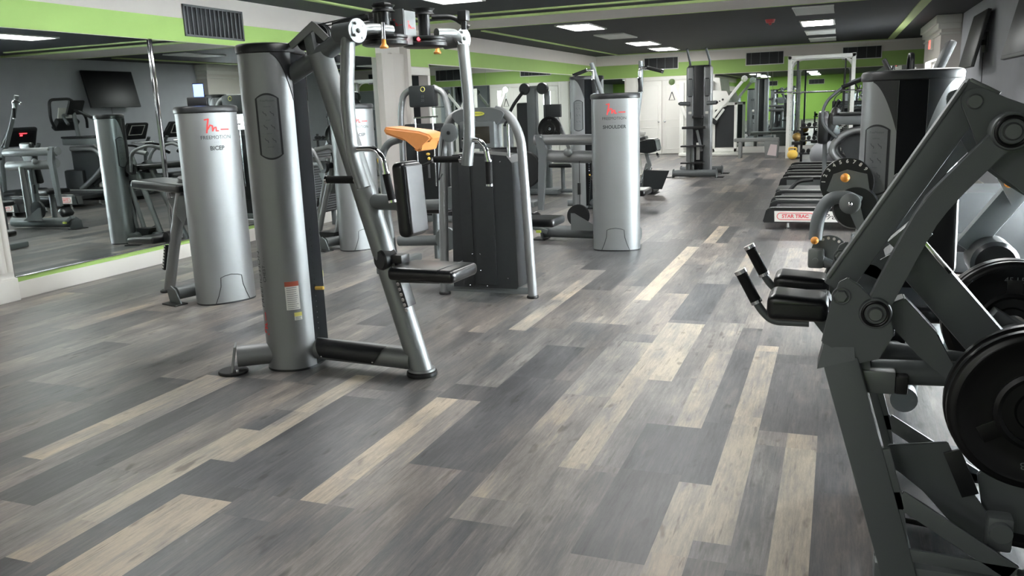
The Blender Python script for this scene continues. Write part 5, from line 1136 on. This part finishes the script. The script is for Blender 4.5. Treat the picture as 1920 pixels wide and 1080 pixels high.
def white_cable():
    T = thing('cable_crossover', 'white cable crossover with two swung out arms, behind the silver twin tower', 'cable machine', (-3.3, 23.75, 0), 0)
    Mw = W(T) @ Matrix.Translation((-2.5, .6, 0)); y = 23.1
    mb = MB(Mw); 
    for q in ((-.72, -.64, .10, 1.42), (-.14, -.06, .10, 1.42), (-.72, -.06, 1.34, 1.42), (-.72, -.06, .10, .20)): mb.box(((q[0] + q[1]) / 2, y, (q[2] + q[3]) / 2), (q[1] - q[0], .10, q[3] - q[2]), .01)
    mb.box((-.39, y, .05), (.9, .5, .08), .015); mb.build('weight_cage_frame', WHITEM, T)
    mb = MB(Mw); mb.box((-.39, y + .02, .78), (.50, .06, 1.12), .01); mb.build('cage_panel', SHROUD, T)
    mb = MB(Mw); mb.box((-1.55, y, 1.0), (.12, .12, 2.0), .015); mb.box((-.75, y, 1.0), (.10, .12, 2.0), .015); mb.box((-1.2, y, .05), (.8, .5, .08), .015); mb.build('centre_column', WHITEM, T)
    mb = MB(Mw); mb.prism([(-.72, y - .06, 1.75), (-.35, y - .06, 1.72), (-.25, y - .06, 1.50), (-.35, y - .06, 1.32), (-.72, y - .06, 1.20)], (0, .03, 0)); mb.prism([(-.80, y + .03, 2.1), (-.55, y + .03, 2.08), (-.45, y + .03, 1.4), (-.80, y + .03, 1.4)], (0, .02, 0)); mb.build('pivot_quadrant', WHITEM, T)
    mb = MB(Mw); mb.beam((-.70, y - .14, 1.02), (.09, y - .14, 1.98), .05, .075); mb.beam((-.62, y - .12, .95), (-.40, y - .12, 1.25), .05, .06); mb.build('swing_arm', WHITEM, T)
    mb = MB(Mw); mb.beam((-1.40, y - .14, 1.05), (-1.78, y - .14, 1.98), .05, .075); mb.build('swing_arm', WHITEM, T)
    mb = MB(Mw); mb.sphere((-.44, y - .10, 1.50), .03); mb.sphere((-.52, y - .10, 1.46), .02); mb.sphere((-1.36, y - .18, 1.42), .03); mb.build('lock_knobs', BLACKP, T)
    mb = MB(Mw); mb.box((-.72, y - .14, .97), (.34, .12, .12), .02, (0, radians(35), 0)); mb.build('arm_counterweight', BLACKP, T)
    for x, z in ((.12, 2.02), (-1.80, 2.02)):
        mb = MB(Mw); mb.lathe([(0, -.03), (.085, -.03), (.085, .03), (0, .03)], (x, y - .14, z), (0, 1, 0), 24); mb.build('pulley_head', CHROME, T)
    mb = MB(Mw); mb.tube([(-1.80, y - .14, 1.95), (-1.80, y - .14, 1.76)], .008, 6); mb.build('cable', CHROME, T)
    h = MB(Mw); h.tube([(-1.80, y - .14, 1.76), (-1.88, y - .14, 1.54), (-1.72, y - .14, 1.54), (-1.80, y - .14, 1.76)], .012, 8); h.build('stirrup_handle', GRIP, T)
white_cable()

# ================================================================== J: white rack, kettlebells, barbell
def rack():
    T = thing('power_rack', 'white steel power rack with curved corner braces in front of the back mirror', 'rack', (-.5, 22.0, 0), 0)
    for x in (-.66, .78):
        for y in (0, .85):
            mb = MB(); m_ = WHITEM; mb.box((x, y, 1.24), (.085, .085, 2.46), .008); u = mb.build('upright', m_, T)
            mb = MB()
            for k in range(16): mb.box((x + (.045 if x < 0 else -.045), y, .6 + k * .11), (.004, .02, .02))
            mb.build('peg_holes', BLACKP, u)
    for y in (0, .85):
        mb = MB(); mb.box((.06, y, 2.42), (1.53, .085, .085), .008); mb.build('top_beam', WHITEM, T)
        for s_ in (-1, 1):
            xx = -.66 if s_ < 0 else .78; pts = [(xx - s_ * (.30 - .30 * sin(radians(a))), y, 2.40 - (.30 - .30 * cos(radians(a)))) for a in range(0, 91, 10)]
            mb = MB(); mb.tube(pts, .022, 8, flat=1); mb.build('corner_brace', WHITEM, T)
    for x in (-.66, .78):
        mb = MB(); mb.box((x, .425, .045), (.085, .85, .08), .008); mb.box((x, .425, 2.42), (.07, .85, .07), .008); mb.build('side_rail', WHITEM, T)
    mb = MB()
    mb.tube([(-.48, .16, .05), (-.48, .16, 2.35)], .028, 12); mb.build('guide_post', BLACKP, T, label='black guide post')
    mb = MB(); mb.tube([(.60, .16, .05), (.60, .16, 2.35)], .018, 12); mb.build('guide_post', BLACKP, T)
    mb = MB(); mb.cyl((-.60, -.045, 1.58), (-.60, -.12, 1.58), .016); mb.cyl((.72, -.045, 1.56), (.72, -.12, 1.56), .016); mb.build('bar_hook', CHROME, T)
rack()
mb = MB(); mb.tube([(-1.5, 21.92, 1.61), (.6, 21.92, 1.61)], .014, 12); mb.tube([(-1.5, 21.92, 1.61), (-1.27, 21.92, 1.61)], .025, 12); mb.tube([(.37, 21.92, 1.61), (.6, 21.92, 1.61)], .025, 12)
tag(mb.build('barbell', CHROME), 'bright steel barbell lying across the white rack', 'barbell')
def kettlebell(x, y, z, r, m, label):
    T = thing('kettlebell', label, 'kettlebell', (x, y, z)); mb = MB(); mb.sphere((0, 0, r), r, (1, 1, .95)); mb.build('bell', m, T)
    mb = MB(); mb.tube(fillet([(-r * .6, 0, r * 1.6), (-r * .75, 0, r * 2.3), (r * .75, 0, r * 2.3), (r * .6, 0, r * 1.6)], r * .6), r * .16, 10); mb.build('handle', BLACKP if m is not YELLOW else YELLOW, T)
BR = mat('bronze_ball', (152, 122, 66), .35, .3)
kettlebell(-.95, 22.16, .42, .11, BR, 'bronze kettlebell resting against the black post of the white rack')
kettlebell(-1.02, 21.72, 0.0, .125, YELLOW, 'yellow kettlebell low beside the left rack post')
mb = MB(); mb.box((-.95, 22.16, .38), (.22, .22, .08), .01); mb.box((-.95, 22.16, .2), (.06, .06, .30), .005); mb.box((-.95, 22.16, .02), (.26, .26, .04), .01); tag(mb.build('storage_stand', BLACKP), 'small black stand holding the kettlebells inside the white rack', 'stand')
# grey exercise ball and dumbbell stand
mb = MB(); mb.sphere((-.24, 18.6, .30), .30, seg=32); b_ = tag(mb.build('exercise_ball', mat('ball_grey', (124, 126, 130), .5)), 'round grey exercise ball behind the farthest treadmill', 'exercise ball')
mb = MB(); put_text(mb, 'JK', .12, lambda x, y: V(-.2 + x, 18.6 - sqrt(max(0.0001, .3015 ** 2 - (x + .04) ** 2 - (y - .02) ** 2)), .32 + y)); mb.build('ball_print', INK, b_)
def dumbbell_rack():
    T = thing('dumbbell_rack', 'small black dumbbell rack left of the grey ball', 'rack', (-.62, 19.6, 0))
    mb = MB(); mb.beam((-.12, 0, .02), (-.12, 0, 1.0), .05, .05); mb.beam((.3, 0, .02), (.3, 0, 1.0), .05, .05); mb.box((.09, 0, .03), (.6, .5, .05), .01); mb.build('rack_frame', BLACKP, T)
    for z in (.28, .56, .84): mb = MB(); mb.box((.09, -.05, z), (.5, .22, .03), .006); mb.build('rack_shelf', BLACKP, T)
dumbbell_rack()
DB = []
def dumbbell(x, y, z, label):
    T = thing('dumbbell', label, 'dumbbell', (x, y, z), 90, 'dumbbells on the small black rack')
    mb = MB(); mb.cyl((-.09, 0, .045), (.09, 0, .045), .014, seg=12); mb.build('bar', CHROME, T)
    for s_ in (-1, 1): mb = MB(); mb.cyl((.05 * s_, 0, .045), (.11 * s_, 0, .045), .045, seg=10, bev=.008); mb.build('head', IRON, T)
for zi, z in enumerate((.295, .575, .855)):
    for k in range(4): dumbbell(-.70 + .11 * k, 19.55, z, '%s dumbbell on the %s shelf of the small black rack' % (['leftmost', 'second', 'third', 'rightmost'][k], ['lowest', 'middle', 'top'][zi]))
# bench near the back mirror
T = thing('flat_bench', 'low grey bench with a bright side pad standing before the back mirror', 'bench', (-1.85, 22.6, 0))
mb = MB(); mb.box((-.1, 0, .46), (1.1, .34, .09), .03); mb.build('bench_top', WOODB, T)
mb = MB(); mb.box((.28, 0, .21), (.30, .36, .42), .02, taper=(1.2, 1)); mb.build('bench_leg', WOODB, T); mb = MB(); mb.box((-.5, 0, .21), (.08, .3, .42), .01); mb.build('bench_leg', WOODB, T)
mb = MB(); mb.prism([(.18, -.185, .08), (.40, -.185, .05), (.42, -.185, .33), (.26, -.185, .35)], (0, -.006, 0)); mb.build('bench_sticker', mat('pinkish_white', (205, 190, 190), .6), T)

# ================================================================== H: ab bench with dark foot plate, right of the shoulder tower
def ab_bench():
    T = thing('abdominal_bench', 'black padded abdominal bench with dark foot plate, just right of the silver shoulder tower', 'bench', (-3.0, 14.1, 0), 0)
    Mw = W(T)
    mb = MB(Mw); mb.prism([(-3.20, 14.0, .87), (-3.12, 14.0, .84), (-3.02, 14.0, .90), (-2.84, 14.0, .90), (-2.80, 14.0, .70), (-2.95, 14.0, .66), (-3.22, 14.0, .70)], (0, .42, 0)); bmesh.ops.bevel(mb.bm, geom=mb.bm.edges[:], offset=.02, segments=3, affect='EDGES'); mb.build('padded_seat', VINYL, T)
    mb = MB(Mw); mb.beam((-3.03, 14.2, .70), (-2.96, 14.2, .44), .06, .06); mb.beam((-2.98, 14.2, .48), (-3.12, 14.2, .05), .05, .10); mb.build('bent_post', SILVER, T)
    for s_ in (0, .07): mb = MB(Mw); mb.tube([(-2.98 + s_, 14.1, .42), (-3.14 + s_, 14.1, .08)], .012, 8); mb.build('chrome_strut', CHROME, T)
    mb = MB(Mw); mb.box((-3.10, 14.1, .05), (.55, .5, .08), .03); mb.build('base_frame', BLACKP, T)
    mb = MB(Mw); mb.prism([(-3.02, 13.9, .08), (-2.70, 13.9, .08), (-2.58, 13.9, .385), (-3.0, 13.9, .40)], (0, .03, 0)); mb.build('foot_plate', SHROUD, T)
    mb = MB(Mw); mb.cyl((-2.80, 14.0, .66), (-2.76, 13.9, .62), .02); mb.build('adjust_pin', CHROME, T)
    mb = MB(Mw); mb.cyl((-3.25, 14.1, 1.02), (-3.02, 14.1, .98), .045, bev=.01); mb.build('foam_roller', TRIMW, T)
    mb = MB(Mw); mb.beam((-3.17, 14.25, .82), (-3.12, 14.15, 1.02), .03, .03); mb.build('roller_stem', SILVER, T)
ab_bench()

# ================================================================== G: tall tower behind the shoulder machine
T = thing('pulley_machine', 'tall silver tower with one placard, behind and left of the shoulder machine', 'weight machine', (-3.42, 12.0, 0), 0)
tower(T, TR(0, 0, 0, -60), 1.90, a=.17, b=.24, ch=.08)
mb = MB(); mb.tube([(.05, -.05, .09), (.45, -.55, .09)], .06, 18); mb.tube([(-.3, -.1, .08), (.3, .15, .08)], .05, 16); mb.build('floor_beam', SILVERD, T)
pad(T, 'seat', (.38, -.48, .50), (.34, .34, .07), .033); mb = MB(); mb.tube([(.38, -.48, .1), (.38, -.48, .46)], .04, 14); mb.build('seat_post', SILVERD, T)

# dark lever machine in front of the far mirrors
def lever_machine():
    T = thing('lever_row_machine', 'black lever machine with two rounded top pivots, in front of the far left mirrors', 'weight machine', (-4.95, 13.95, 0), 0)
    Mw = W(T); y = 13.95
    mb = MB(Mw); mb.box((-4.95, y, .96), (.16, .18, 1.74), .02); mb.box((-4.72, y + .1, .9), (.10, .10, 1.72), .015); mb.box((-4.9, y, .05), (.9, .5, .09), .02); mb.build('column', SILVERD, T)
    mb = MB(Mw); mb.box((-5.08, y + .1, 1.1), (.34, .24, .95), .04); mb.build('stack_shroud', SHROUD, T)
    mb = MB(Mw); mb.box((-5.08, y + .1, .55), (.30, .22, .35), .02); mb.build('weight_stack', BLACKP, T)
    mb = MB(Mw); mb.box((-4.86, y, 1.82), (.34, .18, .06), .02); mb.build('top_bridge', PLATEG, T)
    for x in (-5.06, -4.74): mb = MB(Mw); mb.lathe([(0, -.05), (.09, -.05), (.10, -.03), (.10, .03), (.09, .05), (0, .05)], (x, y - .06, 1.80), (0, 1, 0), 28); mb.build('top_pivot', SHROUD, T)
    mb = MB(Mw); mb.tube(fillet([(-5.08, y - .1, 1.76), (-5.30, y - .12, 1.50), (-5.44, y - .12, 1.18)], .2), .03, 12); mb.build('lever_arm', SHROUD, T)
    mb = MB(Mw); mb.box((-4.56, y - .05, 1.42), (.28, .08, .22), .015); mb.build('plate_bracket', SHROUD, T)
    mb = MB(Mw); mb.tube([(-4.58, y - .05, 1.3), (-4.58, y - .05, .9)], .02, 10); mb.beam((-4.50, y - .05, 1.30), (-4.22, y - .05, .60), .05, .06); mb.beam((-4.22, y - .05, .62), (-4.05, y - .05, .05), .05, .06); mb.build('front_leg', SILVER, T)
    for q in (.06, -.06): mb = MB(Mw); mb.tube([(-4.7 + q, y + .04, 1.75), (-4.7 + q, y + .04, .7)], .007, 6); mb.build('guide_rod', CHROME, T)
    pad(T, 'seat', (.55, -.1, .50), (.42, .32, .07), .03); mb = MB(); mb.tube([(.55, -.1, .09), (.55, -.1, .47)], .035, 12); mb.tube([(.3, -.05, .06), (.9, -.1, .06)], .035, 12); mb.build('seat_post', SILVERD, T)
lever_machine()
weight_plate(-4.60, 13.80, 1.12, 'black three grip plate hanging on the dark lever machine', .21)
# low incline bench with a small wheel, seen between shoulder machine tubes
T = thing('incline_bench', 'black topped incline bench on a white frame, far behind the shoulder machine', 'bench', (-4.4, 17.2, 0))
mb = MB(); mb.beam((-.6, 0, .44), (.75, 0, .80), .28, .07, (0, 1, 0), .02); mb.build('bench_pad', VINYL, T)
mb = MB(); mb.beam((-.6, 0, .38), (.7, 0, .72), .08, .07); mb.beam((.55, 0, .68), (.62, 0, .03), .07, .07); mb.beam((-.5, 0, .4), (-.45, 0, .03), .07, .07); mb.box((.62, 0, .035), (.1, .5, .06), .01); mb.box((-.45, 0, .035), (.1, .5, .06), .01); mb.build('bench_frame', WHITEM, T)
# machine with black cam and tall grey guard right beside it
T = thing('low_row_machine', 'grey machine with big black cam near the floor, seen under the shoulder machine cross tubes', 'weight machine', (-4.72, 12.2, 0))
mb = MB(); mb.lathe([(0, -.04), (.27, -.04), (.29, 0), (.27, .04), (0, .04)], (.22, 0, .56), (0, 1, 0), 36); mb.build('black_cam', RUBBER, T)
mb = MB(); mb.box((.0, -.05, .62), (.13, .12, 1.20), .02); mb.prism([(-.02, -.12, .30), (.20, -.12, .36), (.22, -.12, .70), (-.02, -.12, .74)], (0, .03, 0)); mb.box((.08, 0, .04), (.7, .4, .08), .02); mb.build('upright_frame', SILVERD, T)
mb = MB(); mb.box((-.24, .0, .62), (.16, .06, .70), .02); mb.build('white_guard', TRIMW, T); mb = MB(); mb.beam((-.24, 0, .05), (-.24, 0, .28), .05, .05); mb.build('guard_foot', SILVERD, T)

# ================================================================== televisions, exit sign, phone, small things
def tv(y, label):
    T = thing('television', label, 'television', (XR, y, 2.20), 0, 'wall televisions')
    Mt = Matrix.Rotation(radians(12), 4, 'Y')
    mb = MB(Mt); mb.box((-.17, 0, 0), (.05, 1.42, .82), .008); sc = mb.build('tv_housing', BLACKP, T)
    mb = MB(Mt); mb.box((-.197, 0, .01), (.004, 1.37, .76), .001); mb.build('tv_screen', SCREEN, sc)
    mb = MB(); mb.box((-.01, 0, 0), (.02, .4, .3), .003); mb.beam((-.02, 0, 0), (-.15, 0, 0), .08, .08); mb.build('wall_bracket', BLACKP, T)
    mb = MB(); mb.tube([(-.02, .08, -.15), (-.012, .08, -.70)], .006, 6); mb.build('power_cable', BLACKP, T); return T
tv(14.9, 'black wall television above the treadmills, also seen in the left mirror'); tv(11.0, 'black wall television at the top right corner of the photo')
T = thing('exit_sign', 'glowing red exit sign above the bright window, seen in the left mirror', 'exit sign', (1.70, 19.3, 2.42))
mb = MB(); mb.box((-.03, 0, 0), (.06, .34, .20), .008); hb = mb.build('sign_housing', TRIMW, T)
mb = MB(); mb.box((-.062, 0, 0), (.004, .30, .16)); fc = mb.build('sign_face', EXITR, hb); mb = MB(); put_text(mb, 'EXIT', .12, lambda x, y: V(-.066, -x, y), offset=.002); mb.build('sign_letters', LABELW, hb)
# smartphone propped on the left tower
T = thing('smartphone', 'smartphone with a lit blue screen propped on top of the leftmost tower', 'smartphone', (-4.83, 5.54, 1.604), 220)
mb = MB(); mb.box((0, 0, .035), (.15, .07, .07), .008); mb.build('phone_stand', BLACKP, T)
Mp = Matrix.Translation((0, .0, .125)) @ Matrix.Rotation(radians(-18), 4, 'X')
mb = MB(Mp); mb.box((-.02, 0, 0), (.085, .012, .115), .005); ph = mb.build('phone_body', BLACKP, T)
mb = MB(Mp); mb.box((-.02, .0068, 0), (.075, .002, .102)); mb.build('phone_display', LEDB, ph)
